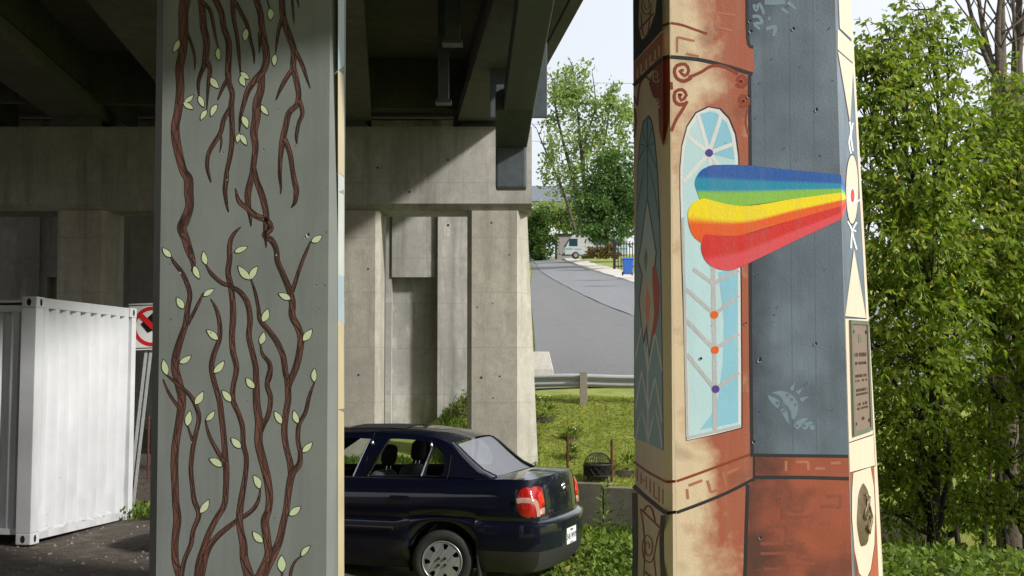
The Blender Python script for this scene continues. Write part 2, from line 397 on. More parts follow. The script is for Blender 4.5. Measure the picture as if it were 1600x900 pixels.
# ------------------------------------------------------------------ the bridge
BD = Vector((-0.094, 1.0, 0)).normalized()          # along the bridge
BN = Vector((BD.y, -BD.x, 0))                       # across it, to the right
B0 = Vector((0.75, 27.7, 0))                        # right edge of the deck at the far bent
def bp(across, along, z):                           # across: metres left of the right edge; along: metres from far bent
    p = B0 - BN * across + BD * along; return Vector((p.x, p.y, z))
bridge = empty('highway_bridge', (0, 0, 0)); tag(bridge, 'concrete highway bridge overhead with dark girders and grey cap beam', 'bridge')
def bbox(mb, a0, a1, l0, l1, z0, z1, m=0):
    q = [(a1, l0), (a0, l0), (a0, l1), (a1, l1)]
    return mb.hexa([bp(a, l, z0) for a, l in q], [bp(a, l, z1) for a, l in q], m)
SOF = 8.42
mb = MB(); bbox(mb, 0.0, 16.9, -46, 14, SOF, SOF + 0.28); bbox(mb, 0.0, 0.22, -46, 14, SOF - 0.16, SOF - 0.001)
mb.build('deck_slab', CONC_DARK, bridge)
mb = MB(); bbox(mb, 0.02, 0.4, -46, 14, SOF + 0.281, SOF + 1.15); mb.build('parapet', CONC_CAP, bridge)
mb = MB(); bbox(mb, 16.5, 16.88, -46, 14, SOF + 0.281, SOF + 1.15); mb.build('parapet', CONC_CAP, bridge)
GIRD = [1.35, 4.22, 7.05, 9.85, 12.7, 15.55]
for gc in GIRD:                                     # wide bottom, splayed sides
    mb = MB(); l0, l1 = -46, 5.8
    def sec(l): return [bp(gc + 0.52, l, 7.13), bp(gc - 0.52, l, 7.13), bp(gc - 0.52, l, 7.42), bp(gc - 0.34, l, 7.62), bp(gc - 0.34, l, SOF), bp(gc + 0.34, l, SOF), bp(gc + 0.34, l, 7.62), bp(gc + 0.52, l, 7.42)]
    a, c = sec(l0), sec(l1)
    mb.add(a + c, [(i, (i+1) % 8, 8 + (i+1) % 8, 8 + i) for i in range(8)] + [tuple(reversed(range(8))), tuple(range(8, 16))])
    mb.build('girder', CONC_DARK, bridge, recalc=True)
for i in range(len(GIRD) - 1):                      # cross walls between the girders over both bents
    for l in (0.35, -20.0):
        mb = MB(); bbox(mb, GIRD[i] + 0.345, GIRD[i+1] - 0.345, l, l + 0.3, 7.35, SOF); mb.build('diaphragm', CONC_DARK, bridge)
pA, pB = atY(766, 183, 23.0), atY(855, 183, 23.0); MB().box((pA.x, 23.0, pA.z), (pB.x, 23.12, SOF - 0.001)).build('hanging_panel', STEEL_DUCT, bridge, bevel=0.01)
# deck joints across the soffit
for l in (-6.0, -13.0):
    for i in range(len(GIRD) - 1):
        mb = MB(); bbox(mb, GIRD[i] + 0.345, GIRD[i+1] - 0.345, l, l + 0.12, SOF - 0.05, SOF - 0.001); mb.build('slab_joint', CONC_DARK, bridge)

# far bent
YF = 28.0
def capbeam(name, x0, x1, yc, half, z0, z1, slope, mat, parent):
    ch = 0.14
    prof = [(-half, z0 + ch), (-half + ch, z0), (half - ch, z0), (half, z0 + ch), (half, z1), (-half, z1)]
    mb = MB(); vs = []
    for x in (x0, x1):
        s = 0.0
        for (dy, z) in prof: vs.append((x, yc + slope * x + dy, z))
    n = len(prof)
    mb.add(vs, [(i, (i+1) % n, n + (i+1) % n, n + i) for i in range(n)] + [tuple(range(n)), tuple(reversed(range(n, 2*n)))])
    return mb.build(name, mat, parent, recalc=True)
capbeam('cap_beam', -26.0, 0.42, YF + 0.75, 0.75, 5.22, 7.0, 0.0, CONC_CAP, bridge)
for gc in GIRD:
    p = bp(gc, 1.0, 0); MB().box((p.x - 0.42, p.y - 0.3, 7.0), (p.x + 0.42, p.y + 0.3, 7.128)).build('bearing_pad', STEEL_DUCT, bridge)
def column(cx, outer):
    """far column; the outer one has a nose that widens downwards"""
    x0, x1 = cx - 0.56, cx + 0.5; yf = YF + 0.06; dp = 1.3; c = 0.1
    def plan(f):
        if outer: return [(x0, yf + c), (x0 + c, yf), (x1, yf), (x1 + 0.22 + 0.3*f, yf + 0.62), (x1 + 0.22 + 0.3*f, yf + 0.75), (x1, yf + dp), (x0, yf + dp)]
        return [(x0, yf + c), (x0 + c, yf), (x1 - c, yf), (x1, yf + c), (x1, yf + dp), (x0, yf + dp)]
    return MB().prism(plan(1.0), -1.8, 5.218, top=plan(0.0)).build('column', CONC_FAR, bridge, recalc=True)
for px, out in ((771, True), (556, False), (340, False), (126, False), (-90, False), (-306, False)):
    column(atY(px, 450, YF).x, out)

# form-tie holes in the two nearest visible columns and the cap
TIE = plain('dark tie hole', srgb(44,42,38), 0.95); rh = random.Random(2)
for px, py, r_ in ((768,348,.025),(770,474,.018),(752,590,.028),(781,588,.022),(771,622,.02),(746,480,.02),(796,398,.02),(560,586,.03),(575,420,.025),(700,352,.04),(640,300,.03),(700,250,.03),(590,262,.03)):
    onc = py > 330; p = atY(px, py, YF + (0.055 if onc else -0.004)); n_ = 9
    MB().add([(p.x + r_*rh.uniform(.6,1)*math.cos(2*math.pi*k/n_), p.y, p.z + r_*rh.uniform(.6,1)*math.sin(2*math.pi*k/n_)) for k in range(n_)], [tuple(range(n_))]).build('tie_hole', TIE, bridge)

# near bent: only its cap beam and the two painted pillars stand here (pillars are things of their own)
capbeam('cap_beam', -6.8, 2.3, 7.76, 1.3, 5.25, 7.0, 0.30, CONC_CAP, bridge)

# grey rain-water duct that slopes down in front of the far bent and turns down
def frame_box(mb, p, q, w0, h0, w1, h1):
    """box from p to q whose underside is seen; widths across X"""
    a = [p + Vector((-w0/2, 0, 0)), p + Vector((w0/2, 0, 0)), p + Vector((w0/2, 0, h0)), p + Vector((-w0/2, 0, h0))]
    c = [q + Vector((-w1/2, 0, 0)), q + Vector((w1/2, 0, 0)), q + Vector((w1/2, 0, h1)), q + Vector((-w1/2, 0, h1))]
    mb.hexa(a, c)
du = empty('drain_duct', (0, 0, 0)); du.parent = bridge
mb = MB(); pa = atY(848, -60, 16.0); pb = atY(810.5, 173, 21.2)
frame_box(mb, pa, pb, 0.475, 0.4, 0.48, 0.4); mb.build('duct_chute', STEEL_DUCT, du, recalc=True, bevel=0.03)
mb = MB(); pc = atY(804, 172, 21.22); pd = atY(799, 231, 22.5)
frame_box(mb, pc, pd, 0.62, 0.42, 0.535, 0.4); mb.build('duct_sleeve', STEEL_DUCT, du, recalc=True, bevel=0.02)
pe = atY(798.5, 231, 22.52); pf = atY(798.5, 294, 22.52)
MB().box((pe.x - 0.265, 22.52, pf.z), (pe.x + 0.265, 22.9, pe.z + 0.3)).build('duct_outlet', STEEL_DUCT, du, bevel=0.04)
# hanging drain boxes between the girders
for (x0, x1, y0, y1, Y) in ((695, 718, -40, 65, 20.0), (684, 701, 68, 158, 22.5)):
    a = atY(x0, y1, Y); c = atY(x1, y1, Y)
    o = MB().box((a.x, Y, a.z), (c.x, Y + 0.22, SOF)).build('drain_box', STEEL_DUCT, bridge, bevel=0.01)
    MB().box((a.x - 0.04, Y - 0.04, a.z - 0.03), (c.x + 0.04, Y + 0.26, a.z + 0.03)).build('collar', STEEL_DUCT, o)

# abutment wall behind the far bent: panels, recesses and a fin
ab = empty('abutment', (-6, 34, 0)); tag(ab, 'stained concrete abutment wall with recessed panels behind the far columns', 'wall')
def ab_box(lo, hi, name='wall_panel'):
    o = MB().box(lo, hi).build(name, CONC_WALL, None); o.parent = ab; o.matrix_parent_inverse = Matrix.Translation((6, -34, 0)); return o
YA = 34.0; step = 2.95
ab_box((-26.0, YA + 0.3, -1.5), (0.1, YA + 0.9, 8.3), 'back_wall')
for k in range(8):
    xa = atY(612, 450, YA).x - k*step; xb = atY(684, 450, YA).x - k*step; zt = atY(600, 433, YA).z
    ab_box((xa, YA, zt), (xb, YA + 0.298, 8.2))                                             # upper panel
    ab_box((xb + 0.004, YA - 0.1, -1.5), (xb + 0.1, YA + 0.298, 8.2), 'fin')
    ab_box((xb + 0.104, YA, -1.5), (xa + step - 0.2, YA + 0.298, 8.2))                      # pier between recesses
    ab_box((xa + step - 0.196, YA + 0.04, -1.5), (xa + step - 0.004, YA + 0.298, 8.2), 'pilaster')
# ------------------------------------------------------------------ painted pillars of the near bent
YN = 7.8
class Face:
    def __init__(s, p0, n): s.p0 = Vector(p0); s.n = Vector(n).normalized()
    def at(s, px, py, off): return on_plane(px, py, s.p0, s.n) + s.n * off
def paint(name, face, polys, mat, off, parent):
    mb = MB()
    for p in polys:
        pts = [face.at(x, y, off) for x, y in p]
        tri = tessellate_polygon([pts]); a = Vector((0, 0, 0))
        for t in tri: a += (pts[t[1]] - pts[t[0]]).cross(pts[t[2]] - pts[t[0]])
        fl = a.dot(face.n) < 0
        mb.add(pts, [tuple(reversed(t)) if fl else tuple(t) for t in tri])
    return mb.build(name, mat, parent)
def ribbon_pts(pts, sub=5, extra=0.0):
    """pts: (x, y, width) in photo pixels -> left and right edge lists"""
    q = [pts[0]]
    for p in pts[1:-1]:
        if math.hypot(p[0]-q[-1][0], p[1]-q[-1][1]) > min(10.0, 0.3 + 2.2*p[2]): q.append(p)
    S = spline(q + [pts[-1]], sub); L = []; R = []
    for i, p in enumerate(S):
        t = S[min(i+1, len(S)-1)][:2] - S[max(i-1, 0)][:2]; l = np.hypot(*t) or 1.0
        nrm = np.array((-t[1], t[0])) / l; w = max(0.15, p[2])/2 + extra
        L.append(p[:2] + nrm*w); R.append(p[:2] - nrm*w)
    return S, L, R
def ribbon(mb, face, pts, off, m=0, sub=5, extra=0.0):
    S, L, R = ribbon_pts(pts, sub, extra); n = len(S)
    vs = [face.at(p[0], p[1], off) for p in L] + [face.at(p[0], p[1], off) for p in R]
    q = [(i, i+1, n+i+1, n+i) for i in range(n-1)]
    t = q[0]; nn = (vs[t[1]] - vs[t[0]]).cross(vs[t[3]] - vs[t[0]])
    if nn.dot(face.n) < 0: q = [tuple(reversed(f)) for f in q]
    mb.add(vs, q, m); return S, L, R
def stroke(name, face, lines, mat, off, parent, sub=4):
    mb = MB()
    for k, l in enumerate(lines): ribbon(mb, face, l, off + k*0.00001, 0, sub)
    return mb.build(name, mat, parent)
def disc(cx, cy, rx, ry=None, n=20, a0=0, a1=2*math.pi):
    ry = ry or rx; return [(cx + rx*math.cos(a0 + (a1-a0)*i/n), cy + ry*math.sin(a0 + (a1-a0)*i/n)) for i in range(n)]
def xat(px, Y): return atY(px, 500, Y).x

# ---- the grey pillar with the painted vines
GREY = paint_mat('grey-green wall paint', srgb(116,121,118), 0.09, 0.55, relief=0.4, pit=0.45, streak=0.32)
lp = empty('painted_pillar', (xat(390, YN), YN, -0.3)); tag(lp, 'square grey-green bridge pillar painted with brown twisting vines and leaves', 'pillar', 'painted bridge pillars')
INV = Matrix.Translation((-lp.location.x, -lp.location.y, -lp.location.z))
def adopt(o, par): o.parent = par; o.matrix_parent_inverse = Matrix.Translation(-par.location); return o
pl = [(xat(249, YN), YN), (xat(512.5, YN), YN), (xat(527, YN + 0.075), YN + 0.075), (xat(537.5, YN + 0.45), YN + 0.45), (xat(490, YN + 0.95), YN + 0.95),
      (xat(300, YN + 0.95), YN + 0.95), (xat(238, YN + 0.1) - 0.02, YN + 0.45), (xat(238.5, YN + 0.1), YN + 0.1)]
sh = MB().prism(pl, -0.3, 5.4).build('pillar_shaft', GREY, None); adopt(sh, lp)
FL = Face((0, YN, 0), (0, -1, 0))
BROWN = paint_mat('brown vine paint', srgb(100,66,56), 0.28, 0.5, relief=0.5, pit=0.15)
INK = paint_mat('black outline paint', srgb(30,22,20), 0.1, 0.5, relief=0.4, pit=0.0)
LEAFP = paint_mat('pale green leaf paint', srgb(190,202,162), 0.06, 0.5, relief=0.5, pit=0.15)
def z1(l): return [(240 + p[0]/3.0, p[1]/3.0, p[2]/3.0) for p in l]
def z2(l): return [(240 + p[0]/2.8133, 280 + p[1]/2.8133, p[2]/2.8133) for p in l]
def z3(l): return [(240 + p[0]/2.8133, 580 + p[1]/2.8133, p[2]/2.8133) for p in l]
VINES = [
 z1([(148,-40,50),(148,0,50),(140,60,45),(140,160,44),(135,250,40),(122,320,38),(125,420,38),(115,520,38),(102,590,38),(105,650,40),(118,720,38),(140,800,36)]) + z2([(153,0,40),(155,60,40),(158,120,36),(138,180,42),(124,215,40),(140,260,36),(155,310,34),(170,350,26),(175,385,16),(165,405,3)]),
 z1([(157,150,12),(178,210,12),(193,270,9),(193,330,2)]),
 z1([(220,-30,26),(222,0,26),(230,60,30),(235,130,32),(248,190,30),(245,260,28),(236,310,22),(222,345,18),(210,390,15),(213,450,5)]),
 z1([(250,285,20),(264,320,20),(262,360,18),(255,420,13),(250,512,3)]),
 z1([(232,10,16),(265,50,16),(280,110,14),(288,160,12),(303,225,3)]),
 z1([(285,-30,28),(292,0,28),(318,60,26),(330,130,26),(352,200,26),(352,280,26),(350,340,26),(355,390,24),(370,440,22),(365,500,24),(368,560,22),(370,640,22),(362,720,20),(345,800,18)]) + z2([(320,0,20),(315,50,18),(322,110,10),(330,145,3)]),
 z1([(348,370,18),(325,410,16),(300,470,5)]),
 z1([(315,635,10),(318,670,8),(310,715,2)]),
 z1([(360,505,20),(330,560,20),(315,620,20),(285,670,20),(258,720,18),(252,780,16),(262,830,10),(270,855,3)]),
 z1([(370,-30,24),(372,0,24),(375,80,18),(390,160,16),(400,250,14),(408,345,4)]),
 z1([(382,8,20),(410,60,18),(440,120,16),(455,190,14),(470,250,10),(472,300,2)]),
 z1([(498,150,16),(498,200,12),(497,250,2)]),
 z1([(508,335,28),(503,420,34),(485,480,38),(482,550,38),(470,620,34),(478,690,28),(470,760,26),(462,820,26)]) + z2([(425,0,30),(415,60,28),(418,120,22),(425,165,16),(428,208,3)]),
 z1([(478,-30,28),(482,0,28),(500,60,28),(508,130,28),(520,200,32),(530,270,32),(515,330,30),(480,370,30),(445,420,26),(425,480,20),(408,550,14),(402,620,4)]),
 z1([(470,780,18),(485,850,24)]) + z2([(455,0,28),(470,50,26),(485,100,26),(496,160,24),(492,230,18),(495,300,3)]),
 z1([(603,80,18),(585,150,14),(578,200,10),(572,250,2)]),
 z1([(668,240,16),(700,310,16),(720,370,10),(735,415,2)]),
 z1([(650,325,18),(615,380,20),(590,430,12),(575,470,3)]),
 z1([(600,-30,28),(602,0,28),(605,60,28),(615,110,30),(640,180,30),(658,240,28),(655,310,26),(668,370,26),(680,440,24),(672,490,24),(635,530,26),(620,590,26),(605,660,28),(595,740,20),(592,820,16)]) + z2([(557,0,14),(560,40,8),(558,65,3)]),
 z1([(684,470,20),(698,530,18),(680,580,16),(670,640,14),(672,675,3)]),
 z1([(615,650,22),(640,720,22),(652,800,20)]) + z2([(612,-20,22),(620,10,22),(628,50,22),(622,100,16),(605,125,3)]),
 z1([(648,-20,10),(650,0,10),(655,60,9),(658,110,2)]), z1([(673,-20,9),(675,0,8),(682,38,2)]), z1([(528,-20,5),(533,0,5),(545,40,3)]),
 # growing up from below
 z2([(218,500,5),(200,540,12),(175,590,14),(148,640,16)]),
 z2([(75,335,4),(90,365,14),(125,410,18),(148,460,20),(160,510,20),(150,570,22),(140,640,24),(120,700,28),(100,770,32),(95,830,34)]) + z3([(110,50,36),(125,120,36),(118,190,34),(105,270,32),(95,340,32),(92,420,32),(95,500,30),(98,580,30),(105,650,34),(95,740,30),(95,820,30),(105,870,30),(125,930,30)]),
 z3([(42,35,4),(65,90,10),(90,130,12),(116,165,14)]),
 z3([(148,235,3),(160,270,8),(174,312,12)]),
 z3([(60,18,6),(110,60,14),(160,105,16),(190,160,18),(200,210,18),(185,280,18),(172,350,18),(165,430,18),(172,510,18),(180,570,20),(200,630,20),(175,700,18),(165,760,18),(140,820,18),(128,870,18),(122,930,20)]),
 z3([(228,215,4),(245,280,12),(275,340,16),(307,392,18)]),
 z2([(250,525,3),(275,570,14),(290,630,18),(290,700,20),(265,770,22),(255,830,22)]) + z3([(258,0,22),(270,60,22),(290,130,24),(300,210,24),(310,300,24),(315,380,26),(320,440,26),(318,520,24),(310,590,24),(275,650,24),(245,710,26),(220,780,28),(200,850,32),(195,930,34)]),
 z3([(470,515,4),(460,570,14),(430,615,18),(370,655,20),(310,700,22),(260,750,24),(230,810,26),(205,930,28)]),
 z2([(383,210,3),(350,245,16),(335,290,20),(335,350,22),(328,410,22),(340,470,24),(348,540,24),(350,610,26),(345,690,24),(350,760,24),(365,830,22)]) + z3([(368,0,20),(350,70,20),(350,130,22),(375,190,20),(392,250,20),(395,320,20),(408,380,20),(405,450,20),(392,530,24),(380,610,28),(380,680,28),(395,760,32),(400,830,36),(430,930,48)]),
 z3([(510,0,18),(500,60,20),(515,120,20),(505,190,20),(485,230,22),(472,265,20)]),
 z2([(470,728,4),(480,770,12),(510,810,18),(512,860,20)]) + z3([(510,10,18),(500,50,20)]),
 z2([(230,375,4),(255,415,14),(300,455,16),(340,470,16),(385,500,20),(415,550,22),(425,620,22),(420,690,22),(435,760,22),(450,830,22)]) + z3([(455,0,26),(452,80,28),(455,150,30),(465,230,34),(462,310,34),(480,390,34),(500,470,32),(510,550,30),(505,610,28),(490,660,34),(500,740,32),(505,800,30),(490,850,34),(455,930,44)]),
 z2([(690,272,4),(675,310,12),(650,370,14),(630,430,16),(610,495,18)]),
 z2([(428,440,4),(445,490,12),(460,560,14),(470,620,20),(510,670,22),(545,720,24),(570,780,24),(580,850,24)]) + z3([(588,40,24),(592,120,26),(580,200,26),(575,270,26),(585,340,24),(600,400,26),(606,450,28)]),
 z2([(360,40,3),(375,95,18),(410,125,22),(450,160,24),(495,180,26),(515,215,26),(490,245,26),(520,270,24),(540,310,22),(545,360,22),(570,420,24),(595,480,26),(610,540,28),(610,600,28),(635,650,28),(648,700,28),(640,770,28),(625,830,28),(600,890,26)]) + z3([(594,70,22)]),
 z3([(708,48,4),(685,110,14),(668,180,16),(640,235,18),(635,300,18),(645,360,18),(640,410,24),(610,450,30),(595,520,28),(585,600,26),(570,670,28),(555,740,30),(530,800,34),(500,860,36),(470,930,38)]),
 z3([(650,812,5),(620,840,10),(605,880,12),(600,930,12)]), z3([(565,880,8),(567,930,8)]),
]
rv = random.Random(5)
for k, vn in enumerate(VINES):
    mb = MB(); o0 = 0.0006 + (k % 6)*0.0002
    ribbon(mb, FL, vn, o0, 1, 6, extra=0.35)
    S, L, R = ribbon(mb, FL, vn, o0 + 0.00005, 0, 6, extra=-0.75)
    for ph in ((0.0, 2.2) if max(p[2] for p in vn) > 9 else (0.0,)):         # strands twisting along the stem
        st_ = []
        for i in range(1, len(S) - 1):
            if S[i][2] > 3.2: q = L[i]*(0.5 + 0.38*math.sin(i*0.33 + ph + k)) + R[i]*(0.5 - 0.38*math.sin(i*0.33 + ph + k)); st_.append((q[0], q[1], 0.9))
        if len(st_) > 3: ribbon(mb, FL, st_, o0 + 0.00008, 1, 1)
    i = 2; on = rv.random() < 0.6                       # hatching and twist lines
    while i < len(S) - 3:
        run = rv.randint(5, 14)
        if on and S[i][2] > 4:
            side = rv.random() < 0.5; ww = rv.uniform(0.42, 0.75)
            for j in range(i, min(i + run, len(S) - 2)):
                for h in (0.0, 0.5):
                    A, B_ = (L, R) if side else (R, L)
                    a = A[j]*(1-h) + A[j+1]*h; q = B_[j]*(1-h) + B_[j+1]*h; e = a + (q - a)*rv.uniform(ww - .08, ww + .08) + (S[j+1][:2] - S[j][:2])*0.5
                    ribbon(mb, FL, [(a[0], a[1], 1.05), (e[0], e[1], 0.7)], o0 + 0.0001, 1, 1)
        elif S[i][2] > 5:                               # a long twist line across the stem
            j2 = min(i + run, len(S) - 2); pts = []
            for j in range(i, j2 + 1, 2):
                t = (j - i)/max(1, j2 - i); p = L[j]*(1-t) + R[j]*t if rv.random() < 2 else S[j][:2]; pts.append((p[0], p[1], 1.4))
            if len(pts) > 2: ribbon(mb, FL, pts, o0 + 0.0001, 1, 2)
        i += run; on = not on if (rv.random() < 0.55 or not on) else on
    adopt(mb.build('painted_vine', [BROWN, INK], None), lp)
LV = ([( (240+a/3., b/3.), (240+c/3., d/3.)) for a, b, c, d in ((119,188,92,245),(145,478,187,446),(140,480,187,510),(213,450,235,502),(250,517,222,562),(297,490,270,545),(268,365,305,413),(303,225,308,283),(435,135,428,193),(408,340,448,370),(410,355,428,404),(547,40,547,95),(570,255,566,308),(505,493,537,538),(417,545,440,600),(410,630,437,680),(404,627,393,668))]
 + [((240+a/2.8133, 280+b/2.8133), (240+c/2.8133, 280+d/2.8133)) for a, b, c, d in ((178,382,202,437),(77,342,40,303),(232,375,220,318),(357,320,413,298),(423,440,373,382),(425,440,457,383),(220,513,266,484),(132,568,103,520),(602,527,550,503),(695,275,740,248),(480,626,503,570),(470,725,485,672),(283,705,234,663),(265,850,310,800),(115,807,165,775),(60,860,43,793),(658,710,696,660),(707,890,708,832))]
 + [((240+a/2.8133, 580+b/2.8133), (240+c/2.8133, 580+d/2.8133)) for a, b, c, d in ((443,74,408,30),(183,145,218,90),(148,240,160,175),(232,217,268,175),(340,133,302,85),(562,230,532,177),(635,228,617,173),(655,355,697,313),(383,337,342,294),(300,418,245,385),(468,515,440,458),(205,622,243,565),(598,633,646,595),(480,752,437,705),(650,812,688,768),(565,882,563,810))])
for (bx, by), (tx, ty) in LV:
    mb = MB(); d = np.array((tx-bx, ty-by)); l = np.hypot(*d); d /= l; nr = np.array((-d[1], d[0]))
    lw = rv.uniform(0.18, 0.25); sk = rv.uniform(-.06, .06)*l
    def leafpoly(gr):
        pts = []
        for s in (1, -1):
            for i in range(9):
                t = i/8 if s == 1 else 1 - i/8
                w = lw*l*math.sin(math.pi*min(1, t**0.85))**0.9 + gr*0.9
                c = np.array((bx, by)) + d*(t*l + (t-0.5)*2*gr) + nr*sk*math.sin(math.pi*t); p = c + nr*w*s; pts.append((p[0], p[1]))
        return pts
    for gr, off, mi in ((1.0, 0.0019, 1), (0.0, 0.00196, 0)):
        pts = [FL.at(x, y, off) for x, y in leafpoly(gr)]
        tri = tessellate_polygon([pts]); mb.add(pts, [tuple(t) if (pts[t[1]]-pts[t[0]]).cross(pts[t[2]]-pts[t[0]]).dot(FL.n) > 0 else tuple(reversed(t)) for t in tri], mi)
    adopt(mb.build('painted_leaf', [LEAFP, INK], None), lp)
CHIP0 = plain('dark chipped hole', srgb(40,40,40), 0.95); CHIP1 = plain('bare pale concrete', srgb(176,176,172), 0.9)
for cx0, cy0, q in ((482,366,4.5),(477,370,2.5),(494,446,2.2),(497,483,2.2),(435,172,2),(348,238,2.4),(412,234,2.2),(283,425,2.6),(433,398,2),(356,280,1.6),(300,690,1.6),(470,640,1.5),(360,690,2),(392,645,1.6),(455,300,1.4),(330,520,1.4),(270,330,1.4),(505,250,1.4),(460,820,1.6),(330,800,1.5)):
    for dx, dy, k, mt, off in ((-.4, .35, 1.0, CHIP1, .0021), (0, 0, .8, CHIP0, .0022)):
        adopt(paint('chip', FL, [[(cx0 + dx*q + q*k*rv.uniform(.45, 1)*math.cos(a_), cy0 + dy*q + q*k*rv.uniform(.45, 1.1)*math.sin(a_)) for a_ in [2*math.pi*j/8 for j in range(8)]]], mt, off, None), lp)
# other colours round the corner on the right-hand side
pr0 = Vector((pl[2][0], pl[2][1], 0)); pr1 = Vector((pl[3][0], pl[3][1], 0)); dr = (pr1 - pr0).normalized()
FR = Face(pr0, (dr.y, -dr.x, 0))
SIDEC = [('cream', srgb(198,184,150)), ('pale blue', srgb(166,184,194)), ('white', srgb(196,199,196))]
SM = [paint_mat(n + ' side paint', c, 0.15, 0.5) for n, c in SIDEC]
for y0, y1, k in ((-60, 110, 1), (110, 270, 0), (270, 300, 2), (300, 430, 2), (430, 500, 1), (500, 640, 0), (640, 960, 0)):
    adopt(paint('painted_patch', FR, [[(527.8, y0), (537.2, y0 + rv.uniform(-9, 9)), (537.6, y1 + rv.uniform(-9, 9)), (527.8, y1 - 0.3)]], SM[k], 0.0012 + 0.0004*k, None), lp)

# ---- the mural pillar on the right
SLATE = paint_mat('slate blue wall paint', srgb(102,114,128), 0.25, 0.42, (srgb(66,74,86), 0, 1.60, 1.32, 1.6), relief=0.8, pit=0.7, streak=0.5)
CREAM = paint_mat('cream wall paint', srgb(214,195,166), 0.05, 0.55, relief=0.6, pit=0.35)
TERRA = paint_mat('terracotta wall paint', srgb(158,82,60), 0.14, 0.5, (srgb(92,56,50), 0, 1.70, 1.34, 3.2), relief=0.7, pit=0.5, soot=(srgb(74,48,44), 2.8, 0.55, 0.74))
DKRED = paint_mat('dark red-brown paint', srgb(140,62,42), 0.10, 0.5, relief=0.6, pit=0.3)
BLACKP = paint_mat('soft black paint', srgb(44,42,46), 0.15, 0.5, relief=0.6, pit=0.2)
AIRB = paint_mat('cream to terracotta airbrush', srgb(222,199,168), 0.05, 0.5, (srgb(168,92,70), 0, 0.95, 1.36, 3.4), relief=0.7, pit=0.5, soot=(srgb(84,58,52), 2.3, 0.58, 0.76))
WHITEP = paint_mat('white frame paint', srgb(226,226,228), 0.04, 0.4, relief=0.8, pit=0.3)
SILV = paint_mat('silver grey bar paint', srgb(190,190,194), 0.10, 0.35, relief=0.9, pit=0.3)
SKYB = paint_mat('pale window blue paint', srgb(192,222,230), 0.04, 0.45, pit=0.3); SKYB2 = paint_mat('mid window blue paint', srgb(148,202,226), 0.06, 0.45, pit=0.3)
rp = empty('painted_pillar', (xat(1180, YN), YN, -0.3)); tag(rp, 'slate, cream and terracotta mural pillar with a rainbow beam across it', 'pillar', 'painted bridge pillars')
def rx(px0, px900, z):     # x of a vertical edge traced at the top and bottom of the photo
    a = atY(px0, 0, YN); c = atY(px900, 900, YN); return a.x + (c.x - a.x)*(a.z - z)/(a.z - c.z)
_a, _d = Vector((rx(1305, 1332, 0.0), YN, 0.0)), Vector((rx(1305, 1332, 4.0), YN, 4.0))
class SideFace(Face):                      # paint on the slanting face stops at its two edges
    def at(s, px, py, off):
        px = min(max(px, 1305.4 + 27.0*py/900.0), 1329.2 + 50.0*py/900.0); return Face.at(s, px, py, off)
FD = SideFace(_a, Vector((0.33, 0.70, 0)).cross(_d - _a))
def rplan(z):
    xl = xat(1048, YN) + 0.005; fr = rx(1305, 1332, z); f = (5.25 - z)/5.55
    xs = xat(1036, YN + 0.065)
    e0 = FD.at(1329.5, 0, 0); e1 = FD.at(1379.5, 900, 0); e = e0 + (e1 - e0)*((e0.z - z)/(e0.z - e1.z))
    return [(xs, YN + 0.065), (xl, YN), (fr, YN), (e.x, e.y), (e.x + 0.03, e.y + 0.10), (e.x, e.y + 0.22), (fr - 0.1, YN + 1.9), (xs, YN + 1.9)]
mb = MB(); lo, hi = rplan(-0.3), rplan(5.4); n = len(lo)
vs = [(x, y, -0.3) for x, y in lo] + [(x, y, 5.4) for x, y in hi]
fs = [(i, (i+1) % n, n + (i+1) % n, n + i) for i in range(n)] + [tuple(reversed(range(n))), tuple(range(n, 2*n))]
mb.add(vs, fs); mb.m = [1, 1, 0, 1, 1, 1, 1, 1, 1, 1]; mb.m[n-1] = 1
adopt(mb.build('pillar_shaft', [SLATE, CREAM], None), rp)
FC = Face((0, YN, 0), (0, -1, 0))
FA = Face((lo[0][0], YN, 0), (-1, 0, 0))
cz = Vector((lo[1][0] - lo[0][0], lo[1][1] - lo[0][1], 0)); FCH = Face((lo[0][0], lo[0][1], 0), (cz.y, -cz.x, 0))
U = 0.00025
def pf(name, polys, mat, layer, face=FC): return adopt(paint(name, face, polys, mat, 0.0006 + U*layer, None), rp)
def ps(name, lines, mat, layer, face=FC, sub=4): return adopt(stroke(name, face, lines, mat, 0.0006 + U*layer, None, sub), rp)
def arc(pts, w): return [(x, y, w) for x, y in pts]
# front: the painted column and base
pf('painted_column', [[(1047,-40),(1166,-40),(1167,70),(1177,75),(1179,112),(1170,118),(1170,400),(1171,560),(1173,700),(1176,712),(1178,750),(1168,760),(1163,930),(1058,930),(1052,500)]], AIRB, 0)
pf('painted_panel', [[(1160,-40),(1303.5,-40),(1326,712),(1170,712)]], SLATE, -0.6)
pf('painted_base', [[(1176,712),(1326,713),(1327,748),(1332.6,930),(1163,930),(1168,760),(1178,750)]], TERRA, 0.3)
ps('painted_edge_line', [arc([(1167,-40),(1168,60),(1177,74)], 5), arc([(1171,118),(1172,250),(1172,400),(1173,560),(1175,712)], 5.5), arc([(1178,712),(1178,752)], 3.5), arc([(1168,757),(1166,820),(1163,930)], 5.5)], BLACKP, 1)
ps('painted_ledge_line', [arc([(1048,89),(1090,93),(1130,102),(1176,116)], 6), arc([(1057,801),(1100,785),(1140,768),(1177,749)], 5), arc([(1172,711),(1240,712),(1325.5,713)], 5), arc([(1177,746),(1250,746),(1326.5,748)], 5.5)], BLACKP, 2)
ps('painted_red_line', [arc([(1048,36),(1065,39),(1085,46),(1105,53)], 4), arc([(1057,752),(1080,744),(1110,733),(1140,722),(1172,710)], 4)], DKRED, 2)
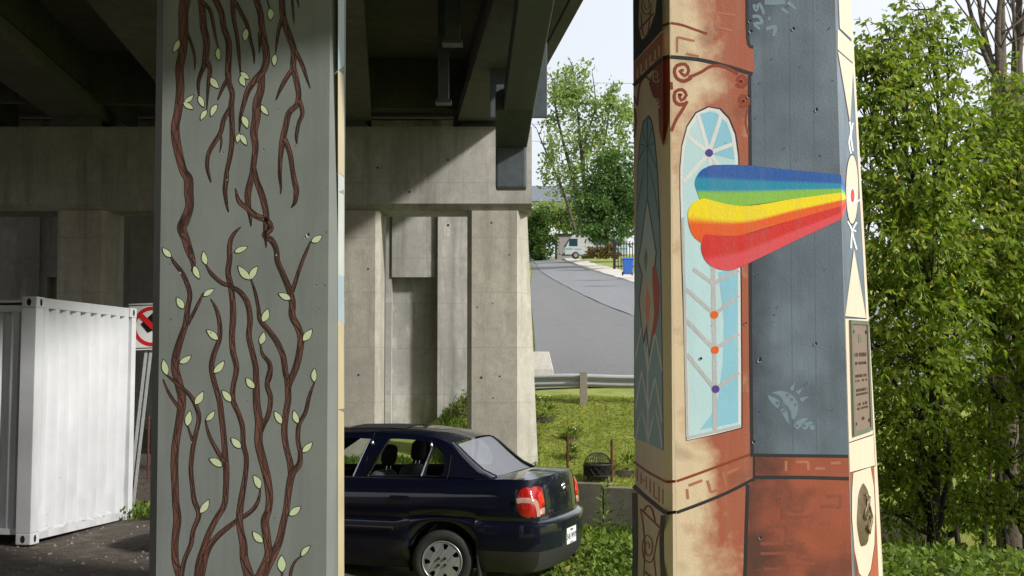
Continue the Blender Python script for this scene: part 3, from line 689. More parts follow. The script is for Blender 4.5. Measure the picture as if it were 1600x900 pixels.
# scroll work above the arched window
def spiral(cx, cy, r0, r1, turns, a0, w, sgn=1, sy=1.0):
    return [(cx + lerp(r0, r1, t/28)*math.cos(a0 + sgn*turns*2*math.pi*t/28), cy + sy*lerp(r0, r1, t/28)*math.sin(a0 + sgn*turns*2*math.pi*t/28), lerp(w, w*0.7, t/28)) for t in range(29)]
for cx, cy, r, a0, sg in ((1067,111,16.5,0.6,1),(1064,150,14,0.9,1),(1158,126,10.5,2.6,-1),(1161,157,10.5,2.2,-1)):
    ps('painted_scroll', [spiral(cx, cy, r, 2, 1.8, a0, 6, sg, 1.05)], DKRED, 2, sub=2)
ps('painted_scroll_band', [arc([(1076,121),(1095,113),(1110,104),(1125,103),(1142,109),(1153,116)], 5), arc([(1074,158),(1066,172),(1056,188),(1049,205)], 5), arc([(1168,170),(1165,190),(1169,210)], 3), arc([(1050,140),(1049,128)], 4)], DKRED, 3)
# arched window
WOUT = [(1063,300),(1063,262),(1066,228),(1074,198),(1088,177),(1107,168),(1124,171),(1138,186),(1148,210),(1153,245),(1155,320),(1157,450),(1158,600),(1158,668),(1115,679),(1073,688),(1071,560),(1066,420)]
def inset(poly, k, cx=1111, cy=None):
    out = []
    for x, y in poly:
        out.append((x + (k if x < cx else -k), y + (k if y < 300 else (-k if y > 640 else 0))))
    return out
pf('painted_window_outline', [[(x + (-1.2 if x < 1110 else 2.2), y + (-2 if y < 300 else 1)) for x, y in WOUT]], BLACKP, 3)
pf('painted_window_frame', [WOUT], WHITEP, 4)
pf('painted_window_glass', [inset(WOUT, 4.5)], SKYB, 5)
pf('painted_window_glass', [[(1122,425),(1153,420),(1153.5,660),(1112,668),(1093,672),(1110,650),(1122,620),(1129,570),(1131,500)]], SKYB2, 6)
pf('painted_window_glass', [[(1108,174),(1122,178),(1136,192),(1143,212),(1148,250),(1110,240),(1094,178)]], SKYB2, 6)
ps('painted_window_bar', [arc([(1108,239), e], 6) for e in ((1091,180),(1127,180),(1148,224),(1074,212),(1068,284),(1112,275),(1136,275))], WHITEP, 7, sub=2)
ps('painted_window_bar', [arc([(1114,415),(1116,540),(1117,672)], 7)] + [arc(l, 6) for l in ([(1083,420),(1114,443)],[(1114,443),(1154,422)],[(1072,452),(1116,491)],[(1116,491),(1154,462)],[(1072,500),(1116,546)],[(1116,546),(1154,521)],[(1073,553),(1117,608)],[(1117,608),(1154,582)])] + [arc([(1067,340),(1070,480),(1074,684)], 4), arc([(1074,684),(1115,675),(1157,665)], 4)], SILV, 8, sub=3)
ORANGE = paint_mat('orange paint', srgb(232,104,34), 0.05, 0.4); PURPLE = paint_mat('purple paint', srgb(92,68,150), 0.05, 0.4)
for x, y, m in ((1108,239,PURPLE),(1116,492,ORANGE),(1117,547,ORANGE),(1118,608,PURPLE)): pf('painted_dot', [disc(x, y, 6.2)], m, 9.5)
# rainbow beam
RB = [('blue', srgb(44,92,172), [(1110,258),(1155,258),(1240,265),(1307.6,273),(1308,287),(1155,281),(1087,283),(1090,272),(1098,263)]),
 ('teal', srgb(44,142,178), [(1087,283),(1155,281),(1308,287),(1308,295),(1155,299),(1096,307),(1089,297)]),
 ('green', srgb(140,194,78), [(1096,307),(1155,299),(1308,295),(1308.5,301),(1155,322),(1108,327),(1101,319)]),
 ('yellow', srgb(250,224,36), [(1085,312),(1095,309),(1101,319),(1108,327),(1155,322),(1308.5,301),(1309,313),(1155,347),(1110,355),(1090,357),(1076,351),(1075,332)]),
 ('orange', srgb(236,98,40), [(1076,351),(1090,357),(1110,355),(1155,347),(1309,313),(1309.5,322),(1155,367),(1115,371),(1097,380),(1083,371)]),
 ('red', srgb(216,52,48), [(1097,380),(1115,371),(1155,367),(1309.5,322),(1310,333),(1155,393),(1101,405),(1096,393)]),
 ('pink', srgb(228,82,92), [(1101,405),(1155,393),(1310,333),(1310.5,343),(1260,367),(1200,398),(1165,414),(1140,423),(1122,421),(1109,414)])]
tipx, tipy = 1324.5, 309
ed = [273, 287, 295, 301, 313, 322, 333, 343]
for k, (nm, c, poly) in enumerate(RB):
    m = paint_mat(nm + ' rainbow paint', c, 0.06, 0.42, relief=0.8, pit=0.4)
    pf('painted_rainbow_band', [[(1310, ed[k]), (tipx, tipy - 3.5 + k), (tipx, tipy - 2.5 + k), (1310, ed[k+1])]], m, 3 + 0.2*k, FD)
RBM = paint_mat('sprayed rainbow paint', (0.5, 0.5, 0.5), 0.06, 0.42, relief=0.8, pit=0.35, attr='spray')
Y155 = [(k, y) for k, y in enumerate((258, 281, 299, 322, 347, 367, 393, 416))]; YR = [(k, y) for k, y in enumerate(ed)]
for lay, (v0, v1, left) in enumerate(((0, 3, [(1112,258),(1097,265),(1088,277),(1086,288),(1089,299),(1093,310),(1099,325)]), (3, 5, [(1101,310),(1085,315),(1076,328),(1075,342),(1078,358),(1085,371),(1098,381)]), (5, 7, [(1100,366),(1096,379),(1096,392),(1101,405),(1110,415),(1124,421),(1140,423)]))):
    nv = (v1 - v0)*12; lf = spline(left, 8); rows = []; cols = []
    for i in range(nv + 1):
        v_ = v0 + (v1 - v0)*i/nv; lp_ = lf[min(len(lf) - 1, int(round(i/nv*(len(lf) - 1))))]
        pts = spline([(lp_[0], lp_[1]), (1160, interp(v_, Y155) + (0 if v_ < 6.9 else 0)), (1240, lerp(interp(v_, Y155), interp(v_, YR), 0.53)), (1313.6, interp(v_, YR))], 6)
        rows.append([FC.at(p[0], p[1], 0.0006 + U*(11 + lay*0.6)) for p in pts])
        b_ = min(v1 - 1, max(v0, int(v_))); fr_ = v_ - b_; c_ = np.array(RB[b_][1])
        if fr_ < 0.13 and b_ > v0: c_ = lerp(np.array(RB[b_-1][1]), c_, 0.5 + fr_/0.26)
        if fr_ > 0.87 and b_ < v1 - 1: c_ = lerp(c_, np.array(RB[b_+1][1]), (fr_ - 0.87)/0.26)
        cols += [tuple(c_) + (1.0,)]*len(pts)
    o = MB().grid(rows).build('painted_rainbow', RBM, None); ca = o.data.color_attributes.new('spray', 'FLOAT_COLOR', 'POINT')
    ca.data.foreach_set('color', np.array(cols, dtype=np.float32).ravel()); adopt(o, rp)
# key patterns, smudges, graffiti and the fossil drawing
SMUDGE = paint_mat('sooty brown paint', srgb(138,74,57), 0.2, 0.6); KEYP = paint_mat('faded brown key paint', srgb(176,112,86), 0.12, 0.55)
zz = lambda l: [(980 + x/3.75, 660 + y/3.75) for x, y in l]
ps('painted_key', [arc(zz(l), 5.0) for l in ([(912,490),(912,522),(912,553)],[(905,553),(980,555),(1060,552)],[(1030,470),(1030,520)],[(1030,520),(960,520)],[(830,610),(930,605)],[(935,605),(935,710)],[(935,710),(1040,708)],[(780,712),(900,708)],[(850,650),(850,680),(900,680)],[(780,770),(930,766)],[(935,770),(935,830)],[(935,832),(1100,828)],[(1000,790),(1060,788)],[(1170,432),(1262,430)],[(1255,432),(1248,500)],[(1140,492),(1225,490)],[(800,860),(900,858)])], SMUDGE, 3, sub=1)
ps('painted_key', [arc(zz(l), 4.4) for l in ([(360,370),(440,340)],[(350,390),(356,450)],[(470,340),(490,410)],[(490,410),(530,395)],[(560,290),(580,370)],[(580,300),(650,270)],[(930,225),(930,285)],[(990,232),(1060,232)],[(1060,232),(1060,280)],[(1100,270),(1160,270)],[(1190,240),(1250,236)])] + [arc(l, 3.5) for l in ([(1058,58),(1085,64)],[(1058,58),(1058,82)],[(1072,84),(1092,88)],[(1120,20),(1150,24)],[(1120,20),(1118,42)],[(1118,42),(1144,48)])], KEYP, 3, sub=1)
BLUEG = paint_mat('pale blue-grey spray paint', srgb(120,140,154), 0.08, 0.45)
zg = lambda l: [(1160 + x/5.622, 560 + y/5.622) for x, y in l]
pf('painted_fossil', [zg(l) for l in ([(255,300),(330,282),(400,298),(450,335),(485,385),(492,440),(480,490),(450,540),(430,520),(425,470),(400,425),(365,395),(350,355),(320,325)],[(415,265),(460,210),(450,280),(430,285)],[(465,290),(530,262),(495,320)],[(500,350),(588,330),(520,385)],[(220,320),(280,345),(325,375),(325,420),(305,440),(270,405),(235,365)],[(330,450),(365,440),(395,480),(412,580),(380,540),(345,480)],[(450,590),(480,545),(540,522),(580,530),(545,560),(510,600),(480,628)],[(520,605),(545,568),(600,550),(622,568),(590,585),(560,625),(535,622)])] + [disc(1160+612/5.622, 560+607/5.622, 4.3)], BLUEG, 2)
pf('painted_fossil_spot', [disc(1160+x/5.622, 560+y/5.622, r) for x, y, r in ((395,322,2.6),(432,360,2.6),(465,405,2.2),(305,392,2.4),(362,465,2.4),(478,590,2),(545,592,2))], SLATE, 3)
zt = lambda l: [(1160 + x/9, y/9, w/9) for x, y, w in l]
ps('painted_graffiti', [zt(l) for l in ([(160,60,45),(190,150,45),(240,50,45),(305,200,40)],[(140,235,45),(230,230,45),(285,320,45)],[(285,325,40),(170,335,45),(245,410,40)],[(310,20,90),(420,25,90),(600,20,80)],[(640,30,60),(700,70,60),(750,125,30)],[(550,120,55),(600,150,55),(650,190,30)],[(370,240,40),(385,290,30)],[(330,410,50),(380,370,60),(460,380,60),(470,440,60),(430,510,30)])], BLUEG, 2, sub=3)
# form-board seams and knocked-out chips in the slate face
SEAM = paint_mat('dark board seam', srgb(90,99,109), 0.1, 0.5)  # thin seam lines, a little darker than the slate paint
ps('board_seam', [arc([(x0, -20), ((x0+x1)/2, 350), (x1, 706)], 0.9) for x0, x1 in ((1194,1198),(1233,1239),(1270,1276))], SEAM, 1, sub=2)
CHIP = plain('dark chipped hole', srgb(34,36,42), 0.95); CHIPL = plain('bare pale concrete', srgb(170,172,172), 0.9); rc = random.Random(12)
for cx0, cy0, q in ((1172,33,4),(1174,49,5),(1240,45,4.5),(1276,171,5),(1275,537,4.5),(1188,562,6),(1165,505,3),(1206,92,1.8),(1230,10,1.8),(1296,44,2.5),(1279,31,1.6),(1225,232,2),(1260,600,1.8),(1215,480,2),(1246,250,1.6),(1183,430,2.5),(1290,420,1.8),(1170,150,4),(1178,690,4),(1188,840,4),(1217,780,2.5),(1187,130,2),(1300,640,1.6),(1095,560,4)):
    q *= 0.72; pts = [(cx0 + q*rc.uniform(.45, 1.0)*math.cos(a_), cy0 + q*rc.uniform(.5, 1.2)*math.sin(a_)) for a_ in [2*math.pi*k/9 for k in range(9)]]
    pf('chip', [[(x - q*.35, y + q*.3) for x, y in pts]], CHIPL, 16); pf('chip', [pts], CHIP, 17)
# right-hand face with the cut-out shapes
IVORY = paint_mat('ivory shape paint', srgb(208,194,174), 0.05, 0.5, relief=0.4, pit=0.1)
pf('painted_face_base', [[(1321.8,713),(1365,715),(1374,930),(1337,930)]], TERRA, 1, FD)
pf('painted_border', [[(1325,-30),(1331,-30),(1357,470),(1372,740),(1380,930),(1374,930),(1366,740),(1352,470)]], IVORY, 2, FD)
SHP = [[(1309,-30),(1326,-30),(1331,62),(1312,44)],[(1308.5,45),(1332,68),(1332.5,98),(1308.5,77)],[(1309,80),(1333,101),(1328,192)],[(1334,389),(1317.5,494),(1353,497)],[(1318,498),(1356,499),(1364,678),(1324,691)],[(1325,692.5),(1364.5,680),(1367,727),(1326,738)],
       [(1333,739),(1360,730),(1365,760),(1367,800),(1366,850),(1360,890),(1352,908),(1342,895),(1335,860),(1331,810),(1331,770)]]
for s_ in SHP: pf('painted_shape', [[(x - 1.2 if x < 1335 else x + 0.8, y + 1.5) for x, y in s_]], BLACKP, 3, FD); pf('painted_shape', [s_], IVORY, 4, FD)
pf('painted_shape', [disc(1331, 296, 10.5, 56)], BLACKP, 5, FD); pf('painted_shape', [disc(1331, 296, 9.5, 54)], IVORY, 6, FD)
pf('painted_eye', [disc(1331.5, 306, 6, 14)], WHITEP, 7, FD); pf('painted_eye', [disc(1331.5, 306, 3.2, 11)], paint_mat('eye red paint', srgb(196,62,44), 0.1), 8, FD)
ps('painted_twine', [arc(l, 2.4) for l in ([(1327,190),(1329,205),(1326,222),(1329,240)],[(1332,192),(1329,212),(1332,236)],[(1324,346),(1330,358),(1333,372),(1338,390)],[(1338,347),(1331,362),(1329,388)],[(1331,358),(1337,362)],[(1323,309),(1332,318),(1343,312)])], WHITEP, 9, FD, sub=3)
# left-hand face, in the shade
pf('painted_band', [[(990,99),(1035,50),(1035,90),(990,133)]], KEYP, 1, FA)
pf('painted_dark_panel', [[(990,-30),(1035,-30),(1035,47),(990,97)]], BLACKP, 1, FA)  # flat black paint across the top of this face
pf('painted_panel', [[(1000,-30),(1029,-30),(1024,20),(1012,55),(1003,62),(998,40)]], IVORY, 2, FA)
ps('painted_spiral', [spiral(1010, 8, 9, 2, 1.6, 0.4, 2.2, 1, 1.8), arc([(998,48),(1022,20)], 3), arc([(1002,20),(1005,55),(1013,50),(1018,5)], 2)], DKRED, 3, FA, sub=2)
ps('painted_band_key', [arc(l, 2.2) for l in ([(996,108),(996,122)],[(1002,100),(1002,116)],[(1002,116),(1008,110)],[(1010,92),(1010,108)],[(1016,86),(1016,102)],[(1016,102),(1022,96)],[(1024,78),(1024,94)],[(1030,72),(1030,88)])], CREAM, 3, FA, sub=1)
ps('painted_ledge_line', [arc([(990,134),(1012,113),(1035,92)], 6), arc([(990,759),(1012,779),(1041,802)], 7)], BLACKP, 3, FA, sub=2)
pf('painted_corner_scroll', [[(1022,108),(1035.4,94),(1035.6,228),(1030,205),(1028,160),(1020,150),(1014,130)]], DKRED, 2, FA)
pf('painted_corner_scroll', [[(1036.2,92),(1047,88),(1047.5,150),(1046,190),(1036.6,230)]], DKRED, 1, FCH)
ps('painted_ledge_line', [arc([(1036.2,91),(1047.3,88)], 6), arc([(1041.5,802),(1056.5,800)], 5)], BLACKP, 2, FCH, sub=2)
ps('painted_red_line', [arc([(1036,40),(1047,36)], 4), arc([(1041.5,753),(1056,752)], 4)], DKRED, 2, FCH, sub=2)
ps('painted_scroll', [spiral(1025, 118, 6, 1, 1.4, 0.5, 1.8, 1, 2.0), spiral(1027, 160, 5, 1, 1.4, 0.5, 1.8, 1, 2.0)], CREAM, 3.5, FA, sub=2)
ps('painted_scroll_band', [arc([(991,150),(996,165),(998,140),(1003,125),(1010,120),(1018,128)], 3), arc([(991,215),(994,190),(992,170)], 3)], DKRED, 3, FA, sub=3)
TEALW = paint_mat('muted window blue paint', srgb(128,164,176), 0.08, 0.5)
WL = [(996,330),(997,265),(1001,218),(1006,192),(1012,182),(1018,190),(1023,222),(1027,270),(1030,330),(1033,450),(1035,600),(1036,704),(1015,694),(992,684),(992,500)]
pf('painted_window_outline', [[(x + (-1 if x < 1012 else 1), y - 2.5 if y < 300 else y) for x, y in WL]], BLACKP, 4, FA)
pf('painted_window_glass', [WL], TEALW, 5, FA)
ps('painted_window_bar', [arc(l, 1.2) for l in ([(1012,184),(1012,310)],[(1000,225),(1012,228),(1024,222)],[(1004,200),(1012,228),(1020,196)],[(999,250),(1012,228),(1026,262)],[(996,330),(1012,250),(1030,340)])], BLACKP, 6, FA, sub=2)
ps('painted_window_bar', [arc(l, 2.0) for l in ([(1012,540),(1013,690)],[(993,560),(1003,510)],[(1003,510),(1013,580)],[(1013,580),(1024,520)],[(1024,520),(1035,580)],[(993,640),(1003,580)],[(1003,580),(1013,640)],[(1013,640),(1024,590)],[(1024,590),(1035,660)],[(994,686),(1003,640),(1013,692)],[(1013,692),(1025,640),(1035,700)])], SILV, 6, FA, sub=2)
pf('painted_diamond', [[(1012,304),(1027,395),(1022,440),(1025,490),(1015,560),(1010,520),(1006,540),(998,470),(1003,430),(997,410)]], BLACKP, 7, FA)
pf('painted_diamond', [[(1012,314),(1025,395),(1020,440),(1023,490),(1015,548),(1011,505),(1006,528),(1000,470),(1005,430),(999,408)]], IVORY, 8, FA)
pf('painted_diamond', [[(1012,330),(1022,394),(1012,440),(1002,405)]], SKYB2, 9, FA); pf('painted_diamond', [[(1012,362),(1017,400),(1012,432),(1007,405)]], IVORY, 10, FA)
pf('painted_diamond', [[(1010,385),(1013,400),(1010,428),(1007,405)]], paint_mat('moss green paint', srgb(120,140,70), 0.1), 11, FA)
pf('painted_diamond', [[(1012,445),(1017,470),(1013,520),(1009,480)]], ORANGE, 11, FA)
pf('painted_half_disc', [[(1020,415),(1026,420),(1031,450),(1030,490),(1024,522),(1019,527),(1024,480),(1020,445)]], paint_mat('bold red paint', srgb(196,62,46), 0.08), 11, FA)
ps('painted_red_line', [arc([(990,721),(1012,737),(1041,753)], 4)], DKRED, 2, FA, sub=3)
ps('painted_band_key', [arc(l, 2.2) for l in ([(996,732),(996,752)],[(1002,738),(1002,756)],[(1002,748),(1008,752)],[(1010,744),(1010,764)],[(1016,748),(1016,770)],[(1022,753),(1022,776)],[(1022,776),(1028,780)],[(1030,760),(1030,784)],[(1036,764),(1036,788)])], KEYP, 2, FA, sub=1)
ps('painted_dark_edge', [arc([(992,770),(993,850),(991,930)], 9), arc([(1036,805),(1034,850),(1037,930)], 7)], BLACKP, 2, FA, sub=3)  # dark painted strips down both edges near the foot
ps('painted_spiral', [spiral(1013, 855, 11, 2, 2.0, 0.4, 2.2, 1, 2.4), arc([(1001,795),(1032,825)], 3), arc([(1001,795),(1008,850),(1004,930)], 2.2), arc([(1032,825),(1022,870),(1030,930)], 2.2), arc([(1006,798),(1012,790),(1019,795),(1024,815)], 3), arc([(1006,892),(1022,905)], 4)], DKRED, 3, FA, sub=2)

# bronze plaque (frame, plate, raised lettering, screws) and bronze relief
BRONZE = speckle('weathered bronze', srgb(96,84,66), srgb(128,110,86), 30, 0.45, 0.2, 0.003); BRONZE.node_tree.nodes['Principled BSDF'].inputs['Metallic'].default_value = 0.5
PLATE = speckle('brown bronze plate', srgb(132,112,102), srgb(150,130,120), 40, 0.5, 0.15, 0.002); PLATE.node_tree.nodes['Principled BSDF'].inputs['Metallic'].default_value = 0.35
VERD = speckle('green bronze frame', srgb(86,96,84), srgb(110,116,100), 30, 0.5, 0.2, 0.003)
LETTER = plain('dark raised letters', srgb(64,52,46), 0.5, 0.4)
pq = empty('plaque', FD.at(1345, 590, 0.006)); tag(pq, 'tall brown bronze plaque with green frame fixed to mural pillar', 'plaque')
def bil(quad, u, v):
    (ax, ay), (bx_, by_), (cx_, cy_), (dx_, dy_) = quad     # tl, tr, br, bl
    return (lerp(lerp(ax, bx_, u), lerp(dx_, cx_, u), v), lerp(lerp(ay, by_, u), lerp(dy_, cy_, u), v))
PQ = [(1325.5,500), (1353.5,502), (1360,672), (1330.5,682)]
def slab(mb, q, o0, o1):
    a_ = [FD.at(x, y, o0) for x, y in q]; b_ = [FD.at(x, y, o1) for x, y in q]; mb.hexa([a_[3], a_[2], a_[1], a_[0]], [b_[3], b_[2], b_[1], b_[0]])
def sub_q(u0, v0, u1, v1): return [bil(PQ, u0, v0), bil(PQ, u1, v0), bil(PQ, u1, v1), bil(PQ, u0, v1)]
mb = MB(); slab(mb, PQ, 0.003, 0.010); adopt(mb.build('plate', PLATE, None, recalc=True), pq)
mb = MB()
for q in ((0,0,1,0.035),(0,0.965,1,1),(0,0.036,0.09,0.964),(0.91,0.036,1,0.964)): slab(mb, sub_q(*q), 0.0105, 0.017)
adopt(mb.build('frame', VERD, None, recalc=True), pq)
for u, v_ in ((0.14,0.1),(0.86,0.1),(0.14,0.9),(0.86,0.9)):
    mb = MB(); slab(mb, sub_q(u-0.035, v_-0.014, u+0.035, v_+0.014), 0.0102, 0.016); adopt(mb.build('screw', LETTER, None, recalc=True), pq)
rl = random.Random(3)
mb = MB(); slab(mb, sub_q(0.42,0.12,0.58,0.19), 0.0102, 0.0125); adopt(mb.build('crest', VERD, None, recalc=True), pq)
for row, (v0, hgt, u0, u1) in enumerate(((0.285,0.034,0.17,0.84),(0.365,0.024,0.2,0.8),(0.475,0.026,0.2,0.82),(0.52,0.02,0.2,0.82),(0.6,0.026,0.22,0.82),(0.64,0.02,0.22,0.82),(0.725,0.026,0.26,0.8),(0.765,0.02,0.24,0.84),(0.855,0.028,0.48,0.62))):
    mb = MB(); u = u0
    while u < u1:                                            # rows of small raised letters
        w = rl.uniform(0.018, 0.032)
        if rl.random() > 0.13:
            slab(mb, sub_q(u, v0, u + w*0.35, v0 + hgt), 0.0102, 0.0118)
            if rl.random() < 0.7: slab(mb, sub_q(u + w*0.38, v0 + hgt*rl.choice((0, 0.4, 0.78)), u + w, v0 + hgt*rl.choice((0.22, 0.6, 1))), 0.0102, 0.0118)
        u += w + 0.012
    adopt(mb.build('lettering', LETTER, None), pq)['kind'] = 'stuff'
md = empty('bronze_relief', FD.at(1351, 806, 0.006)); tag(md, 'lumpy oval bronze relief on white oval low on mural pillar', 'relief')
cx_, cy_ = 1348.8, 806; rows = []; rm = random.Random(9)
for i in range(9):
    r_ = i/8; row = []
    for j in range(29):
        a_ = 2*math.pi*(j % 28)/28; wob = 1 + 0.03*math.sin(3*a_ + 1) + 0.03*math.sin(7*a_)
        x = cx_ + 10.6*r_*wob*math.cos(a_); y = cy_ + 49*r_*wob*math.sin(a_)
        h = 0.003 + 0.034*(1 - r_**2)**0.6*(0.72 + 0.28*math.sin(5.1*a_ + 6*r_ + 2*math.sin(9*r_)))
        row.append(FD.at(x, y, h))
    rows.append(row)
adopt(MB().grid(rows).build('relief_body', BRONZE, None, smooth=True, recalc=True), md)
for k in range(5):
    pts = [FD.at(cx_ - 4 + 2*k + 1.5*math.sin(t*1.3 + k), cy_ - 34 + t*9 + k*2, 0.030 + 0.006*math.sin(t + k)) for t in range(7)]
    adopt(MB().tube(pts, 0.007, 6).build('relief_ridge', BRONZE, None, smooth=True), md)
# ------------------------------------------------------------------ the parked car
NAVY, nt, b = new_mat('dark navy car paint'); b.inputs['Base Color'].default_value = rgba((0.0022, 0.0035, 0.013))
b.inputs['Metallic'].default_value = 0.0; b.inputs['Roughness'].default_value = 0.4; b.inputs['Specular IOR Level'].default_value = 0.15; b.inputs['Coat Weight'].default_value = 1.0; b.inputs['Coat Roughness'].default_value = 0.04
PLAST = speckle('black plastic trim', srgb(34,34,36), srgb(46,46,48), 60, 0.6, 0.1, 0.002, local=True)
RUBBER = speckle('tyre rubber', srgb(26,26,26), srgb(40,39,38), 30, 0.8, 0.2, 0.003, local=True)
CHROME = plain('bright trim', srgb(200,200,205), 0.2, 1.0)
HUBC = plain('silver wheel cover paint', srgb(158,160,166), 0.35, 0.6)
GLASS = glass_mat('car window glass', (0.90, 0.94, 0.92), 1.45)
GLASS_R = glass_mat('rear window glass', (0.35, 0.40, 0.40), 6.0)
SEATF = speckle('grey seat cloth', srgb(62,64,68), srgb(82,84,88), 50, 0.9, 0.2, 0.004, local=True)
HEADF = plain('dark headrest cloth', srgb(26,27,30), 0.9)
DARK = plain('black interior', srgb(14,14,15), 0.9)
def lensm(name, c):
    m, nt, b = new_mat(name); b.inputs['Base Color'].default_value = rgba(c); b.inputs['Roughness'].default_value = 0.12
    b.inputs['Coat Weight'].default_value = 1.0; v = pos_vec(nt, local=True)
    w = nd(nt, 'ShaderNodeTexWave', bands_direction='Z'); w.inputs['Scale'].default_value = 26; nt.links.new(v, w.inputs['Vector']); bump(nt, b, w.outputs[0], 0.25, 0.003); return m
LRED = lensm('red lamp lens', (0.36, 0.006, 0.006)); LCLR = lensm('clear lamp lens', srgb(172,132,122)); LRED2 = lensm('bright red lamp lens', (0.62, 0.014, 0.01))

hub_px = atY(693, 873, 12.45)
YAW = math.radians(18.6)
car = empty('parked_car'); tag(car, 'dark navy four-door sedan parked behind the vine pillar, tail toward camera', 'car')
# car axes: +x forward, +y left (the side we see), z up; origin on the ground under the tail
fwd = Vector((-math.cos(YAW), math.sin(YAW), 0)); lft = Vector((-math.sin(YAW), -math.cos(YAW), 0))
GZ = ground(-0.6, 12.6)
HX, HR, HY = 0.93, 0.285, 0.77
orig = Vector((hub_px.x, hub_px.y, 0)) - fwd*HX - lft*HY
car.location = (orig.x, orig.y, GZ + 0.004); car.rotation_euler = (0, 0, math.atan2(fwd.y, fwd.x))
LEN = 4.15; WBASE = 2.37
def halfw(x): return interp(x, [(0,.735),(.06,.765),(.15,.79),(.4,.812),(.9,.828),(1.6,.832),(2.6,.832),(3.3,.82),(3.7,.78),(3.95,.70),(4.08,.60),(4.15,.50)])
def beltz(x): return interp(x, [(0,1.045),(.3,1.05),(.6,1.04),(1.2,1.02),(2.2,.985),(2.9,.95),(3.2,.93),(3.6,.86),(4.0,.74),(4.15,.66)])
RING = [(.20,.90,.10),(.27,.955,.035),(.40,.99,.005),(.52,1.0,.0),(.62,.997,.0),(.655,.985,.008),(.672,.968,.055),(.70,.985,.066),(.80,.985,.074),(.90,.965,.085),(.96,.935,.098),(1.0,.90,.115)]
def arch(x):
    best = 0.0
    for hx in (HX, HX + WBASE):
        d = abs(x - hx)
        if d < 0.335: best = max(best, 0.29 + math.sqrt(max(0, 0.335**2 - d*d)))
    return best
def body(x, j):
    zf, wf, off = RING[j]; zb = beltz(x)
    z = zf if zf < 0.66 else 0.66 + (zf - 0.66)/(0.34)*(zb - 0.66)
    lo = max(0.20, arch(x)); top = 0.66
    if j < 7 and lo > 0.2: z = lo + (z - 0.2)*(0.70 - lo)/(0.70 - 0.2) if z < 0.70 else z
    k = max(0.0, 1 - x/0.45)**1.3
    zz = z
    if x > 3.75 and zz > 0.55: zz = zz
    return Vector((x + off*k if x < 0.45 else x, halfw(x)*wf, zz))
xs = sorted(set([0, .02, .05, .09, .14, .2, .27, .34, .42, .5] + [HX + 0.335*math.sin(math.radians(a)) for a in range(-90, 91, 9)] + [HX + WBASE + 0.335*math.sin(math.radians(a)) for a in range(-90, 91, 9)] + [1.4 + .12*i for i in range(13)] + [3.72, 3.8, 3.88, 3.95, 4.02, 4.08, 4.12, 4.15]))
def side_rows(s, j0, j1, sel=None):
    return [[Vector((p.x, s*p.y, p.z)) for p in (body(x, j) for x in xs if sel is None or sel(x))] for j in range(j0, j1 + 1)]
def put(mb, rows, s, m=0):
    n0 = len(mb.f); mb.grid(rows, m)
    if s > 0: mb.f[n0:] = [tuple(reversed(f)) for f in mb.f[n0:]]
nj = len(RING)
mb = MB(); mbb = MB()
for s in (1, -1):
    put(mb, side_rows(s, 6, nj - 1), s); put(mb, side_rows(s, 1, 6, lambda x: x >= HX - 0.3351), s)
    put(mbb, side_rows(s, 2, 6, lambda x: x <= HX - 0.33), s)
# tail: rows across from corner to corner
def tail(y, j):
    p = body(0, j); w = p.y; t = y/w
    return Vector((p.x - 0.085*(1 - abs(t)**2.6), y, p.z + (0.02*(1 - t*t) if j >= nj - 2 else 0)))
def tail_rows(j0, j1): return [[tail(body(0, j).y*t, j) for t in np.linspace(1, -1, 25)] for j in range(j0, j1 + 1)]
mb.grid(tail_rows(6, nj - 1)); mbb.grid(tail_rows(2, 6))
# nose, boot lid, bonnet
def nose(y, j): p = body(LEN, j); t = y/p.y; return Vector((p.x + 0.10*(1 - abs(t)**2.2), y, p.z))
rows = [[nose(body(LEN, j).y*t, j) for t in np.linspace(-1, 1, 15)] for j in range(1, nj)]; mb.grid(rows)
def deck(x, t, crown):
    p = body(x, nj - 1); return Vector((p.x - 0.085*(1 - abs(t)**2.6)*max(0, 1 - x/0.3), p.y*t, p.z + crown*(1 - t*t)))
bx = [x for x in xs if x <= 0.5001]
mb2 = MB(); mb2.grid([[deck(x, t, 0.02 + 0.03*x) for t in np.linspace(-1, 1, 25)] for x in bx])
hx_ = [x for x in xs if x >= 3.0]
MB().grid([[deck(x, t, 0.05) for t in np.linspace(-1, 1, 17)] for x in hx_]).build('bonnet', NAVY, car, smooth=True)
bodyo = mb.build('body', NAVY, car, smooth=True); mb2.build('boot_lid', NAVY, car, smooth=True)
mbb.build('rear_bumper', NAVY, car, smooth=True)
mb = MB()
for s in (1, -1): put(mb, side_rows(s, 0, 2, lambda x: x <= HX - 0.33), s); put(mb, side_rows(s, 0, 1, lambda x: x > HX + 0.33 and x < HX + WBASE - 0.33), s)
mb.grid(tail_rows(0, 2)); mb.build('lower_trim', PLAST, car, smooth=True)
MB().box((0.25, -0.7, 0.22), (3.9, 0.7, 0.26)).build('floor_pan', DARK, car)
